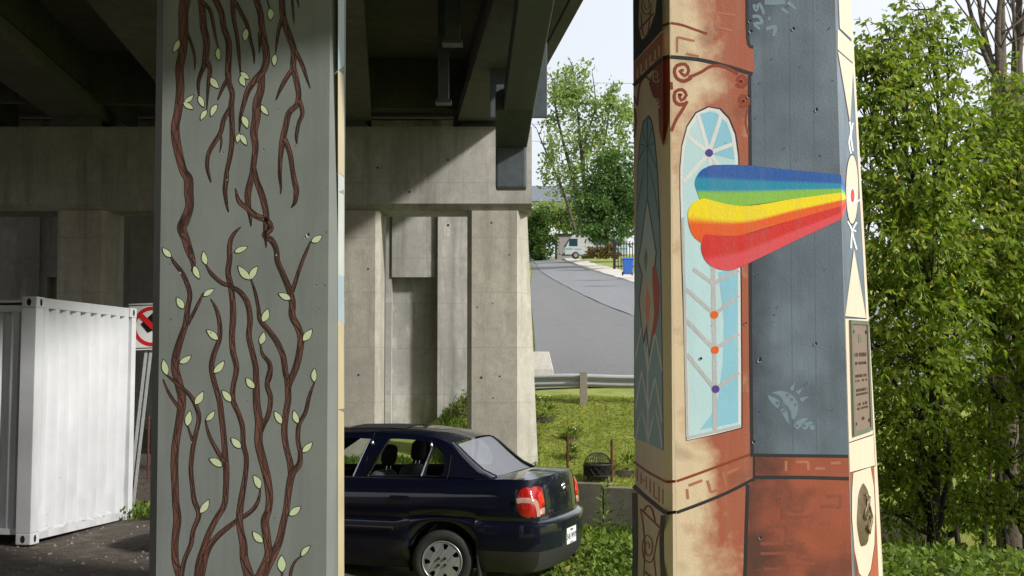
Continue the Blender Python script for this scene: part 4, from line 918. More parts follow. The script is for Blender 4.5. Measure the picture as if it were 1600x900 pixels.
# greenhouse sides with window openings (side view outlines in x, z)
def gy_(x, z): return (0.90*halfw(x) - max(0, z - 1.0)*0.36 - max(0, z - 1.3)*0.25) * (1 if x > 0.9 else 1 - 0.10*(0.9 - x))
OUT = [(0.50,1.045),(0.62,1.10),(0.74,1.20),(0.86,1.315),(0.95,1.385),(1.08,1.43),(1.35,1.462),(1.7,1.475),(2.1,1.465),(2.35,1.44),(2.55,1.37),(2.85,1.20),(3.12,1.03),(3.2,.945),(2.9,.955),(2.2,.985),(1.2,1.02),(0.6,1.04)]
WQ = [(0.985,1.055),(0.955,1.10),(0.955,1.18),(0.985,1.26),(1.035,1.32),(1.085,1.345),(1.155,1.06)]
WR = [(1.185,1.06),(1.115,1.355),(1.16,1.385),(1.3,1.405),(1.46,1.412),(1.56,1.41),(1.72,1.045)]
WF = [(1.87,1.035),(1.76,1.405),(1.95,1.412),(2.2,1.40),(2.36,1.37),(2.75,1.12),(2.83,1.02)]
sq_ = lambda l: [(x, z if z < 1.1 else 1.1 + (z - 1.1)*0.93) for x, z in l]
OUT, WQ, WR, WF = sq_(OUT), sq_(WQ), sq_(WR), sq_(WF)
def dense(loop, n=4): 
    out = []
    for i in range(len(loop)):
        a, c = loop[i], loop[(i+1) % len(loop)]
        for k in range(n): out.append((lerp(a[0], c[0], k/n), lerp(a[1], c[1], k/n)))
    return out
def to3(loop, s, inn=0.0): return [Vector((x, s*(gy_(x, z) - inn), z)) for x, z in loop]
for s in (1, -1):
    mb = MB(); mb.poly(to3(dense(OUT), s), 0, [to3(dense(w), s) for w in (WQ, WR, WF)])
    mb.poly(to3(dense(OUT), s, 0.03), 1, [to3(dense(w), s, 0.03) for w in (WQ, WR, WF)])
    for w in (WQ, WR, WF):                          # reveal of the opening
        a_, c_ = to3(dense(w), s), to3(dense(w), s, 0.03); n_ = len(a_)
        mb.add(a_ + c_, [(i, (i+1) % n_, n_ + (i+1) % n_, n_ + i) for i in range(n_)], 1)
    mb.build('side_frame', [NAVY, DARK], car)
    for nm, w in (('quarter_window', WQ), ('rear_door_window', WR), ('front_door_window', WF)):
        mb = MB(); mb.poly(to3(dense(w), s, 0.014)); wo = mb.build(nm, GLASS, car)
        if s > 0 and nm != 'quarter_window':
            pts = to3([w[-1], ((w[-1][0]+w[-2][0])/2, (w[-1][1]+w[-2][1])/2), w[-2]], s, -0.006) if nm == 'rear_door_window' else to3([w[0], ((w[0][0]+w[1][0])/2, (w[0][1]+w[1][1])/2), w[1]], s, -0.006)
            MB().tube(pts, 0.007, 6).build('window_trim', CHROME, wo)
    # chrome-like trim bar between rear door window and quarter window, with visor clips
    if s > 0:
        MB().tube(to3([(1.17,1.055),(1.135,1.19),(1.10,1.335)], s, -0.007), 0.0085, 6).build('divider_trim', CHROME, car)
        for xx, z_ in ((1.125, 1.395), (1.74, 1.405)):
            MB().tube(to3([(xx, z_ - .02), (xx - .012, z_ - .05), (xx - .016, z_ - 0.075)], s, -0.012), [0.009, 0.015, 0.012], 8).build('visor_clip', CHROME, car, smooth=True)
        for (x0, z0), (x1, z1) in (((1.80,.955),(1.735,1.443)), ((0.93,.95),(0.90,1.25))):  # shut lines
            MB().tube(to3([(x0, z0), ((x0+x1)/2 - 0.01, (z0+z1)/2), (x1, z1)], s, -0.0005), 0.004, 4).build('shut_line', DARK, car)
# roof, windscreen, rear window
def rail(x): 
    top = interp(x, [(p[0], p[1]) for p in OUT[:13]]); return top
def roof_row(x, n=17, crown=0.05):
    z = rail(x); w = gy_(x, z); return [Vector((x, w*t, z + crown*(1 - t*t))) for t in np.linspace(-1, 1, n)]
rx_ = [0.93, 1.0, 1.08, 1.2, 1.35, 1.5, 1.7, 1.9, 2.1, 2.25, 2.36]
MB().grid([[Vector((p.x - 0.10*(1 - (2*i/16 - 1)**2) if x < 0.99 else (p.x + 0.07*(1 - (2*i/16-1)**2) if x > 2.3 else p.x), p.y, p.z)) for i, p in enumerate(roof_row(x))] for x in rx_]).build('roof', NAVY, car, smooth=True)
sr = [[Vector((x, y, rail(x) + 0.05*(1 - (y/0.56)**2) + 0.004)) for y in np.linspace(-0.36, 0.36, 7)] for x in (1.5, 1.65, 1.8, 1.95, 2.1)]
MB().grid(sr).build('sunroof', DARK, car, smooth=True)
def glass_rows(xt, xb, inset_t, inset_b, bow, sgn):
    rows = []
    for k in range(9):
        u = k/8; x = lerp(xt, xb, u); z = rail(x) if sgn < 0 else rail(x); w = gy_(x, z) - lerp(inset_t, inset_b, u)
        rows.append([Vector((x - sgn*bow*(1 - t*t), w*t, z + lerp(0.05, 0.035, u)*(1 - t*t) + 0.004)) for t in np.linspace(-1, 1, 15)])
    return rows
MB().grid(glass_rows(0.905, 0.50, 0.055, 0.10, 0.095, 1)).build('rear_window', GLASS_R, car, smooth=True)
MB().grid(glass_rows(2.40, 3.13, 0.03, 0.03, 0.09, -1)).build('windscreen', GLASS, car, smooth=True)
# C-pillar outer skin between the side frame and the rear glass
for s in (1, -1):
    rows = []
    for x in (0.50, 0.56, 0.62, 0.70, 0.78, 0.86, 0.93):
        z = rail(x); w = gy_(x, z); ins = lerp(0.10, 0.055, (x - .5)/.43) + 0.01
        xo = x; tt = (w - ins)/w
        rows.append([Vector((lerp(x, x - 0.095*(1 - tt*tt), q), s*(w - ins*q), z + 0.05*(1 - ((w - ins*q)/w)**2) + 0.012*math.sin(math.pi*q))) for q in (0, .33, .66, 1.0)])
    mb = MB(); put(mb, rows, -s); mb.build('pillar_skin', NAVY, car, smooth=True)
    MB().tube([r_[-1] + Vector((0, 0, 0.002)) for r_ in rows], 0.009, 5).build('window_seal', PLAST, car)
MB().tube([tail(0, nj-1) + Vector((0.58 + 0.0*t, 0.68*t, 0.03*(1-t*t) + 0.0)) for t in np.linspace(-1, 1, 9)], 0.008, 5).build('window_seal', PLAST, car)
# seats
def cushion(mb, c, s_, rot=0.0, m=0, n=10, p=0.45):
    vs = []; M_ = Matrix.Translation(c) @ Matrix.Rotation(rot, 4, 'Y')
    sg = lambda a, e: math.copysign(abs(a)**e, a); rows = []
    for i in range(n + 1):
        la = -math.pi/2 + math.pi*i/n
        rows.append([M_ @ Vector((s_[0]*sg(math.cos(la), p)*sg(math.cos(lo_), p), s_[1]*sg(math.cos(la), p)*sg(math.sin(lo_), p), s_[2]*sg(math.sin(la), p))) for lo_ in [2*math.pi*k/16 for k in range(17)]])
    mb.grid(rows, m)
for y in (0.37, -0.37):
    st = empty('front_seat'); st.parent = car
    mb = MB(); cushion(mb, Vector((1.78, y, 0.72)), (0.09, 0.25, 0.36), -0.22); mb.build('backrest', SEATF, st, smooth=True)
    mb = MB(); cushion(mb, Vector((2.05, y, 0.45)), (0.28, 0.25, 0.09)); mb.build('cushion', SEATF, st, smooth=True)
    mb = MB(); cushion(mb, Vector((1.66, y, 1.215)), (0.055, 0.115, 0.105), -0.15, p=0.6); mb.build('headrest', HEADF, st, smooth=True)
    for dy in (-0.05, 0.05): MB().tube([(1.67, y + dy, 1.0), (1.66, y + dy, 1.16)], 0.007, 6).build('headrest_post', CHROME, st)
mb = MB(); cushion(mb, Vector((0.98, 0, 0.66)), (0.1, 0.62, 0.30), -0.3); cushion(mb, Vector((1.25, 0, 0.42)), (0.3, 0.62, 0.1)); mb.build('rear_seat', SEATF, car, smooth=True)
MB().box((0.5, -0.62, 0.93), (0.95, 0.62, 0.95)).build('parcel_shelf', DARK, car)
MB().box((2.75, -0.68, 0.6), (3.05, 0.68, 0.93)).build('dashboard', DARK, car, bevel=0.05)
MB().lathe([(0.17, -0.012), (0.185, 0), (0.17, 0.012), (0.155, 0), (0.17, -0.012)], 24, mat=Matrix.Translation((2.62, 0.36, 0.86)) @ Matrix.Rotation(-1.1, 4, 'Y')).build('steering_wheel', DARK, car, smooth=True)
# tail lamps follow the corner of the body
def corner(sv, z, s, out=0.008):
    """sv < 0: along the flank (x = -sv); sv > 0: across the tail"""
    fz = lambda j: body(0.1, j).z
    jj = 0
    for j in range(6, nj - 1):
        if fz(j) <= z: jj = j
    t = min(1, max(0, (z - fz(jj))/(fz(jj+1) - fz(jj))))
    if sv <= 0:
        p = body(-sv, jj).lerp(body(-sv, jj + 1), t)
    else:
        w = lerp(body(0, jj).y, body(0, jj+1).y, t); p = tail(w - sv, jj).lerp(tail(w - sv, jj + 1), t)
    nrm = Vector((-1, 0, 0)).lerp(Vector((0, 1, 0)), min(1, max(0, 0.5 - sv*5))).normalized()
    p = p + nrm*out; return Vector((p.x, s*p.y, p.z))
def lamp_patch(s, shape, out):
    mb = MB(); cs = sum(a for a, _ in shape)/len(shape); cz_ = sum(z for _, z in shape)/len(shape); rings = []
    for k in range(7):
        f = k/6; rings.append([corner(lerp(cs, a, f), lerp(cz_, z, f), s, out*(1 - 0.9*f**4)) for a, z in shape + shape[:1]])
    put(mb, rings, -s); return mb
def oval(c, hw, hh, zc, n=28, p=0.62):
    return [(c + hw*math.copysign(abs(math.cos(a))**p, math.cos(a)), zc + hh*math.copysign(abs(math.sin(a))**p, math.sin(a))) for a in [2*math.pi*i/n for i in range(n)]]
for s in (1, -1):
    lo_ = lamp_patch(s, oval(0.015, 0.175, 0.140, 0.845), 0.02).build('tail_lamp', LRED, car, smooth=True)
    bp_ = spline([(-0.162, .862), (-0.10, .868), (-0.03, .866), (0.025, .845), (0.05, .79), (0.055, .715)], 5); br = []
    for q in (-1, -.5, 0, .5, 1):
        row = []
        for i in range(len(bp_)):
            t_ = bp_[min(i+1, len(bp_)-1)] - bp_[max(i-1, 0)]; t_ = t_/np.hypot(*t_); row.append(corner(bp_[i][0] - t_[1]*0.024*q, bp_[i][1] + t_[0]*0.024*q, s, 0.024 - 0.003*q*q))
        br.append(row)
    mbq = MB(); put(mbq, br, -s); mbq.build('clear_band', LCLR, lo_, smooth=True)
    lamp_patch(s, [(0.085, .715), (0.165, .715), (0.185, .79), (0.085, .79)], 0.026).build('reversing_lens', LCLR, lo_, smooth=True)
    lamp_patch(s, [(0.05, .90), (0.10, .955), (0.15, .93), (0.19, .85), (0.19, .80), (0.085, .80), (0.075, .85)], 0.025).build('brake_lens', LRED2, lo_, smooth=True)
# number plate in its recess, badge and lettering on the boot
def text_obj(txt, size, mat, M_, parent, depth=0.002, name='lettering', shear=0.0):
    cu = bpy.data.curves.new('txt', 'FONT'); cu.body = txt; cu.size = size; cu.align_x = 'CENTER'; cu.align_y = 'CENTER'; cu.extrude = depth; cu.shear = shear; cu.resolution_u = 3
    t = bpy.data.objects.new('txt', cu); COL.objects.link(t); bpy.context.view_layer.update()
    me = bpy.data.meshes.new_from_object(t.evaluated_get(bpy.context.evaluated_depsgraph_get())); bpy.data.objects.remove(t)
    me.transform(M_); me.materials.clear(); me.materials.append(mat)
    o = bpy.data.objects.new(name, me); COL.objects.link(o); o.parent = parent; o['kind'] = 'stuff'; return o
def rear_frame(y, z, x): # text plane facing backwards (-x): right-hand of text = -y
    return Matrix(((0, 0, -1, x), (-1, 0, 0, y), (0, 1, 0, z), (0, 0, 0, 1)))
PLATEM = speckle('white plate', srgb(214,214,208), srgb(226,226,222), 30, 0.4, 0.05, 0.001, local=True); PBLUE = plain('blue plate letters', srgb(36,52,110), 0.5)
zp = 0.47; xp = -0.088
MB().box((xp + 0.012, -0.27, 0.385), (xp + 0.02, 0.27, 0.565)).build('plate_recess', PLAST, car)
np_ = MB().box((xp, -0.155, zp - 0.076), (xp + 0.008, 0.155, zp + 0.076)).build('number_plate', PLATEM, car, bevel=0.003)
text_obj('545 WVY', 0.078, PBLUE, rear_frame(0, zp - 0.008, xp - 0.0015), np_, 0.001)
text_obj('Québec', 0.03, PBLUE, rear_frame(0, zp + 0.055, xp - 0.0015), np_, 0.001)
text_obj('Je me souviens', 0.018, PBLUE, rear_frame(0, zp - 0.063, xp - 0.0015), np_, 0.001)
xt = tail(0, 9).x - 0.006
em = MB(); M_e = rear_frame(0, 0.93, xt)
def ering(rx0, ry0, wd, M_, oy=0.0):
    rows = [[M_ @ Vector((math.cos(a)*(rx0 + o), oy + math.sin(a)*(ry0 + o), h)) for a in [2*math.pi*k/28 for k in range(29)]] for o, h in ((-wd, 0), (-wd*.5, .004), (wd*.5, .004), (wd, 0))]
    em.grid(rows)
ering(0.05, 0.034, 0.006, M_e); ering(0.016, 0.03, 0.005, M_e); ering(0.033, 0.012, 0.005, M_e, 0.018)
em.build('badge', CHROME, car, smooth=True)
for k, ch in enumerate('TOYOTA'): text_obj(ch, 0.05, CHROME, rear_frame(0.14 - 0.056*k, 0.855, tail(0.14 - 0.056*k, 8).x - 0.003), car, 0.002)
text_obj('Echo', 0.07, CHROME, rear_frame(0.40, 0.735, tail(0.40, 7).x - 0.004), car, 0.002, shear=0.3)
# boot lid shut line, side moulding, door handle, mud flap, exhaust
zs = [body(0, j).z for j in range(7, nj)]
for y in (0.50, -0.50): MB().tube([tail(y, j) + Vector((-0.001, 0, 0)) for j in range(7, nj)], 0.003, 4).build('shut_line', DARK, car)
MB().tube([tail(y, 7) + Vector((-0.002, 0, 0.004)) for y in np.linspace(-0.5, 0.5, 11)], 0.003, 4).build('shut_line', DARK, car)
for s in (1, -1):
    MB().tube([Vector((x, s*(halfw(x)*1.0 + 0.006), 0.575)) for x in np.linspace(1.42, 2.75, 9)], 0.013, 6).build('side_moulding', PLAST, car)
    for x in (1.36, 2.25): 
        o = MB().box((x - 0.09, s*0.805 - 0.012, 0.845), (x + 0.09, s*0.805 + 0.022*s + 0.012, 0.875)).build('door_handle', NAVY, car, bevel=0.008)
    MB().hexa([(0.555, s*0.62, 0.13), (0.575, s*0.62, 0.13), (0.575, s*0.80, 0.13), (0.555, s*0.80, 0.13)], [(0.585, s*0.62, 0.40), (0.60, s*0.62, 0.40), (0.60, s*0.80, 0.40), (0.585, s*0.80, 0.40)]).build('mud_flap', PLAST, car, recalc=True)
    MB().box((3.02, s*0.80, 0.98), (3.12, s*0.98, 1.09)).build('door_mirror', NAVY, car, bevel=0.03)
    for hx in (HX, HX + WBASE):                     # wheel wells
        rows = [[Vector((hx + 0.345*math.cos(a), s*y, 0.29 + 0.345*math.sin(a))) for a in np.linspace(-0.35, math.pi + 0.35, 19)] for y in (0.80, 0.52)]
        MB().grid(rows).build('wheel_well', DARK, car)
MB().tube([(0.4, -0.35, 0.25), (0.05, -0.35, 0.24), (-0.03, -0.35, 0.235)], 0.026, 10).build('exhaust_pipe', PLAST, car)
MB().tube([(1.15, -0.7, 0.27), (1.15, 0.7, 0.27)], 0.04, 8).build('rear_axle', DARK, car)
# wheels: tyre, cover with seven cut-outs, nuts
def make_wheel(hx, s):
    w = empty('wheel'); w.parent = car; w.location = (hx, s*HY, HR + 0.002); w.rotation_euler = (-s*math.pi/2, 0, 0.2)   # local z points outward
    prof = [(0.185, -0.08), (0.22, -0.088), (0.262, -0.085), (0.282, -0.065), (HR, -0.04), (HR, 0.04), (0.282, 0.065), (0.262, 0.083), (0.235, 0.088), (0.205, 0.084), (0.188, 0.07)]
    MB().lathe(prof, 40).build('tyre', RUBBER, w, smooth=True, recalc=True)
    MB().lathe([(0.0, 0.035), (0.19, 0.035), (0.19, -0.08)], 24).build('rim', DARK, w)
    def cover(r, a):
        return Vector((r*math.cos(a), r*math.sin(a), 0.078 + 0.016*math.cos(r/0.19*math.pi/2)))
    outer = [cover(0.178, 2*math.pi*k/56) for k in range(56)]; holes = []
    for k in range(7):
        a = 2*math.pi*k/7; holes.append([cover(r, a + da) for r, da in ((0.112, -0.06), (0.108, 0.06), (0.122, 0.13), (0.163, 0.17), (0.168, 0.0), (0.163, -0.17), (0.122, -0.13))])
    mb = MB(); mb.poly(outer, 0, holes)
    for h in holes:
        n_ = len(h); mb.add(h + [p - Vector((0, 0, 0.03)) for p in h], [(i, (i+1) % n_, n_ + (i+1) % n_, n_ + i) for i in range(n_)])
    mb.build('wheel_cover', HUBC, w, recalc=False)
    MB().lathe([(0.176, 0.076), (0.182, 0.086), (0.190, 0.084), (0.192, 0.068)], 48).build('cover_rim', HUBC, w, smooth=True)
    for k in range(4):
        a = math.pi/4 + k*math.pi/2; MB().lathe([(0.0, 0.099), (0.011, 0.099), (0.013, 0.096), (0.013, 0.085)], 12, mat=Matrix.Translation((0.042*math.cos(a), 0.042*math.sin(a), 0))).build('wheel_nut', DARK, w)
for hx in (HX, HX + WBASE):
    for s in (1, -1): make_wheel(hx, s)

# ------------------------------------------------------------------ the white shipping container
WHT, nt, b = new_mat('chalky white container paint'); v = pos_vec(nt)
col = ramp(nt, noise(nt, v, 1.4, 6), [(0.3, srgb(184,186,189)), (0.7, srgb(203,204,207))])
col = mixc(nt, mrange(nt, noise(nt, pos_vec(nt, (6, 6, 0.5)), 2.0, 4), 0.55, 0.8, 0, 0.35), col, srgb(176,170,158))
col = mixc(nt, mrange(nt, noise(nt, v, 6.5, 6, 0.75), 0.67, 0.73, 0, 0.75), col, srgb(134,100,72))
nt.links.new(col, b.inputs['Base Color']); b.inputs['Roughness'].default_value = 0.5; bump(nt, b, noise(nt, v, 3.0, 3), 0.25, 0.03)
HOLE = plain('dark casting hole', (0.01, 0.01, 0.01), 0.9)
c0 = atY(47, 849, 13.9); ct = empty('shipping_container', (c0.x, c0.y, c0.z - 0.02)); tag(ct, 'white corrugated steel shipping container standing left of the vine pillar', 'container')
edir = Vector((0.152, 0.988, 0)); ct.rotation_euler = (0, math.radians(1.0), math.atan2(edir.y, edir.x)); W_, H_, L_ = 2.44, 2.59, 6.06
# local x along the end wall (away from camera), local y to the left along the length
def post(x0, x1, y0, y1, nm='corner_post'): MB().box((x0, y0, 0.118), (x1, y1, H_ - 0.118)).build(nm, WHT, ct, bevel=0.008)
post(0.0, 0.16, 0.0, 0.17); post(W_ - 0.12, W_, 0.0, 0.17); post(0.0, 0.16, L_ - 0.17, L_); post(W_ - 0.12, W_, L_ - 0.17, L_)
for x in (0, W_ - 0.178):
    for y in (0, L_ - 0.162):
        for z in (0, H_ - 0.118):
            o = MB().box((x - 0.004, y - 0.004, z), (x + 0.182, y + 0.166, z + 0.118)).build('corner_casting', WHT, ct, bevel=0.012)
            for cx2, cy2, ax in ((x + 0.089, y - 0.0055, 'y'), (x - 0.0055, y + 0.083, 'x')):
                pts = [(0.026*math.cos(a), 0.04*math.sin(a)) for a in [2*math.pi*k/16 for k in range(16)]]
                vs = [(cx2 + u, cy2, z + 0.059 + w2) if ax == 'y' else (cx2, cy2 + u, z + 0.059 + w2) for u, w2 in pts]
                MB().add(vs, [tuple(range(16))]).build('casting_hole', HOLE, o)
MB().box((0.182, 0.012, H_ - 0.115), (W_ - 0.182, 0.10, H_ - 0.005)).build('top_rail', WHT, ct, bevel=0.01)
rb_ = random.Random(4); mb = MB(); rows = [[], [], [], []]
for k in range(25):
    x = lerp(0.182, W_ - 0.182, k/24); d_ = rb_.uniform(-0.012, 0.012); z_ = 0.16 + rb_.uniform(-0.02, 0.025)
    for i, (y, z) in enumerate(((0.02 + d_, z_), (0.015 + d_, z_ - 0.035), (0.03, 0.035), (0.12, 0.03))): rows[i].append((x, y, z))
mb.grid(rows).build('bottom_rail', WHT, ct, smooth=False)
pr_ = [(0, .07), (.045, .014), (.125, .014), (.17, .07), (.245, .07)]
cols_ = []; x = 0.16
while x < W_ - 0.12:
    for dx, dy in pr_[:-1]:
        if x + dx < W_ - 0.11: cols_.append((x + dx, dy))
    x += 0.245
cols_.append((W_ - 0.12, 0.07))
zs_ = [0.13 + (H_ - 0.24)*i/10 for i in range(11)]
rows = [[(x, y + 0.006*math.sin(3.1*x + 2*z) + 0.01*math.exp(-((z - 0.35)**2)/0.02)*math.sin(9*x), z) for x, y in cols_] for z in zs_]
MB().grid(rows).build('end_wall', WHT, ct)
MB().box((0.03, 0.171, 0.1), (0.10, L_ - 0.171, 0.16)).build('bottom_side_rail', WHT, ct); MB().box((0.03, 0.171, H_ - 0.16), (0.10, L_ - 0.171, H_ - 0.09)).build('top_side_rail', WHT, ct)
sc_ = []; y = 0.171
while y < L_ - 0.18:
    for dx, dy in pr_[:-1]: sc_.append((y + dx, dy + 0.03))
    y += 0.245
MB().grid([[(d2, yy, z) for yy, d2 in sc_ if yy < L_ - 0.171] for z in (0.16, H_ - 0.16)]).build('side_wall', WHT, ct)
MB().grid([[(W_ - d2 + 0.02, yy, z) for yy, d2 in sc_ if yy < L_ - 0.171] for z in (0.1, H_ - 0.1)]).build('side_wall', WHT, ct)
MB().box((0.08, 0.1, H_ - 0.06), (W_ - 0.08, L_ - 0.1, H_ - 0.03)).build('roof_panel', WHT, ct)

# ------------------------------------------------------------------ prohibition sign on a leaning post
GALV = speckle('galvanised steel', srgb(164,166,166), srgb(190,192,192), 20, 0.4, 0.1, 0.002)
YS = 17.7; sc0 = atY(238, 510, YS); base = atY(201, 806, YS); base.z = ground(base.x, YS)
sg = empty('road_sign', base); tag(sg, 'white square prohibition sign with red slashed circle on leaning steel post', 'sign')
topp = atY(236, 505, YS)
ax_ = (topp - base); mbp = MB(); rgt = Vector((1, 0, 0))
def post_box(mb, x0, x1, y0, y1): mb.hexa([base + Vector((x0, y0, -.1)), base + Vector((x1, y0, -.1)), base + Vector((x1, y1, -.1)), base + Vector((x0, y1, -.1))], [topp + Vector((x0, y0, 0)), topp + Vector((x1, y0, 0)), topp + Vector((x1, y1, 0)), topp + Vector((x0, y1, 0))])
for a_ in ((-0.05, -0.02, 0.03, 0.04), (-0.02, -0.012, 0.03, 0.075), (-0.0119, 0.0119, 0.066, 0.075), (0.012, 0.02, 0.03, 0.075), (0.0201, 0.05, 0.03, 0.04)): post_box(mbp, *a_)
adopt(mbp.build('sign_post', GALV, None, recalc=True), sg)
SIGNW = plain('white sign sheet', srgb(222,222,218), 0.4); SIGNR = plain('red sign print', srgb(200,34,36), 0.4); SIGNK = plain('black sign print', srgb(20,20,22), 0.4)
hw_ = 0.31; M_s = Matrix.Translation(sc0) @ Matrix.Rotation(-0.03, 4, 'Y')
def flat(mb, pts, off, m=0): mb.poly([M_s @ Vector((x, -off, z)) for x, z in pts], m)
adopt(MB().box((-hw_, 0, -hw_), (hw_, 0.012, hw_), mat=M_s).build('sign_plate', SIGNW, None), sg)
mb = MB(); 
for a_ in ((-hw_, hw_-.03, hw_, hw_-.018), (-hw_, -hw_+.018, hw_, -hw_+.03)): flat(mb, [(a_[0], a_[1]), (a_[2], a_[1]), (a_[2], a_[3]), (a_[0], a_[3])], 0.002)
adopt(mb.build('border_line', SIGNK, None), sg)
mb = MB(); n_ = 48; ring = [M_s @ Vector((r_*math.cos(2*math.pi*k/n_), -0.003, r_*math.sin(2*math.pi*k/n_))) for r_ in (0.265, 0.215) for k in range(n_)]
mb.add(ring, [(k, (k+1) % n_, n_ + (k+1) % n_, n_ + k) for k in range(n_)])
flat(mb, [(-0.20, 0.15), (-0.15, 0.20), (0.20, -0.15), (0.15, -0.20)], 0.006); adopt(mb.build('red_ring', SIGNR, None), sg)
mb = MB(); flat(mb, [(-0.155, 0.035), (0.02, 0.19), (0.165, 0.06), (0.12, 0.0), (-0.06, -0.085)], 0.0042); flat(mb, [(0.05,-0.01),(0.12,-0.06),(0.19,0.02),(0.13,0.08)], 0.0044); adopt(mb.build('black_figure', SIGNK, None), sg)

# ------------------------------------------------------------------ fire bowl, rusty posts, guard rail
RUST = speckle('rusty steel', srgb(86,50,42), srgb(120,72,58), 20, 0.85, 0.4, 0.005)
IRON = speckle('black iron', srgb(26,24,23), srgb(48,42,38), 25, 0.7, 0.3, 0.004)
YP = wall_line(1.75) + 0.45; fp = atY(934, 759, YP); fz = ground(fp.x, YP)
fb = empty('fire_bowl', (fp.x, YP, fz)); tag(fb, 'round black iron fire bowl with wire mesh dome on the retaining wall', 'fire pit')
MB().lathe([(0.10, 0.09), (0.22, 0.10), (0.28, 0.16), (0.286, 0.34), (0.30, 0.345), (0.275, 0.34), (0.25, 0.23), (0.1, 0.14)], 28).build('bowl', IRON, fb, smooth=True)
mb = MB()
for k in range(14):
    for sg_ in (-1, 1):
        pts = [(0.293*math.cos(a), 0.293*math.sin(a), z) for a, z in ((2*math.pi*(k + sg_*t*1.2)/14, lerp(0.14, 0.36, t)) for t in (0, .33, .66, 1))]; mb.tube(pts, 0.007, 4)
for z in (0.14, 0.36): mb.tube([(0.296*math.cos(2*math.pi*k/28), 0.296*math.sin(2*math.pi*k/28), z) for k in range(29)], 0.011, 5)
mb.build('lattice_band', IRON, fb)['kind'] = 'stuff'
mb = MB()
for k in range(30):
    a = 2*math.pi*k/30; mb.tube([(0.28*math.cos(q)*math.cos(a), 0.28*math.cos(q)*math.sin(a), 0.37 + 0.24*math.sin(q)) for q in np.linspace(0, 1.5, 7)], 0.0045, 3)
for q in np.linspace(0.05, 1.4, 11): mb.tube([(0.28*math.cos(q)*math.cos(2*math.pi*k/24), 0.28*math.cos(q)*math.sin(2*math.pi*k/24), 0.37 + 0.24*math.sin(q)) for k in range(25)], 0.0035, 3)
mb.tube([(0.285*math.cos(2*math.pi*k/24), 0.285*math.sin(2*math.pi*k/24), 0.372) for k in range(25)], 0.01, 5); mb.build('mesh_dome', IRON, fb)['kind'] = 'stuff'
for k in range(4):
    a = math.pi/4 + k*math.pi/2; MB().tube([(0.26*math.cos(a), 0.26*math.sin(a), 0.24), (0.27*math.cos(a), 0.27*math.sin(a), 0.08), (0.31*math.cos(a), 0.31*math.sin(a), 0.0)], 0.016, 6).build('leg', IRON, fb)
MB().box((-0.38, -0.2, -0.06), (0.4, 0.25, -0.004)).build('stone_slab', WALKC, fb)
for px, y1, y0, nm in ((887, 755, 680, 'rusty steel stake to the left of the fire bowl'), (956, 760, 686, 'rusty steel stake just right of the fire bowl')):
    Yq = wall_line(1.4) + 0.25; p = atY(px, y1, Yq); t = atY(px + (-1 if px < 900 else 2), y0, Yq)
    st = empty('steel_stake', (p.x, Yq, ground(p.x, Yq))); tag(st, nm, 'post', 'rusty stakes along the wall')
    h = t.z - st.location.z
    MB().add([(-.025,-.006,-.1),(.025,-.006,-.1),(.025,.006,-.1),(-.025,.006,-.1),(-.025,-.006,h),(.025,-.006,h),(.025,.006,h),(-.025,.006,h)], [(0,3,2,1),(4,5,6,7),(0,1,5,4),(1,2,6,5),(2,3,7,6),(3,0,4,7)]).build('flange', RUST, st)
    MB().box((-.006, -.04, -.1), (.006, -.0065, h)).build('web', RUST, st)
    for k in range(9): MB().box((-.011, -.052, 0.08 + k*h/9.6), (.011, -.0405, 0.1 + k*h/9.6)).build('stud', RUST, st)
# W-beam guard rail along the road
def railpt(px, py): return atY(px, py, 32.3)
gr_ = empty('guard_rail', (0.4, 32.4, 1.1)); tag(gr_, 'galvanised steel guard rail on timber posts above the grass slope', 'guard rail')
WB = [(0.0, 0.155), (0.02, 0.15), (0.075, 0.105), (0.075, 0.065), (0.01, 0.02), (0.01, -0.02), (0.075, -0.065), (0.075, -0.105), (0.02, -0.15), (0.0, -0.155)]
ga = [(-0.2 + 0.5*i, 32.45 - 0.33*(-0.2 + 0.5*i)) for i in range(26)]
def gz_(x, y): return max(ground(x, y), 0.9) if x < 0.6 else ground(x, y)
rows = [[(x, y - d_, gz_(x, y) + 0.52 + h) for x, y in ga] for d_, h in WB]
adopt(MB().grid(rows).build('rail_beam', GALV, None, smooth=True), gr_)
TIMB = speckle('grey weathered timber', srgb(118,112,98), srgb(142,136,122), 12, 0.9, 0.4, 0.006)
x = atY(911, 600, 32.0).x
while x < 11:
    y = 32.45 - 0.33*x; z = ground(x, y)
    adopt(MB().box((x - 0.09, y - 0.14, z - 0.3), (x + 0.09, y - 0.079, z + 0.72)).build('timber_post', TIMB, None, bevel=0.01), gr_); x += 2.2
# concrete barrier end beside the road
bz = atY(855, 584, 37.0); bar = empty('concrete_barrier', (bz.x, 37.0, ground(bz.x, 37.0))); tag(bar, 'pale concrete road barrier end beside far column', 'barrier')
bar.scale = (0.8, 0.8, 0.75)
MB().add([(-.9,-.3,-.3),(.28,-.3,-.3),(.28,.3,-.3),(-.9,.3,-.3),(-.9,-.3,.3),(.2,-.3,.3),(.2,.3,.3),(-.9,.3,.3),(-.9,-.12,.95),(.06,-.12,.95),(.06,.12,.95),(-.9,.12,.95)], [(0,3,2,1),(0,1,5,4),(1,2,6,5),(2,3,7,6),(3,0,4,7),(4,5,9,8),(5,6,10,9),(6,7,11,10),(7,4,8,11),(8,9,10,11)]).build('barrier_body', WALKC, bar, bevel=0.03)
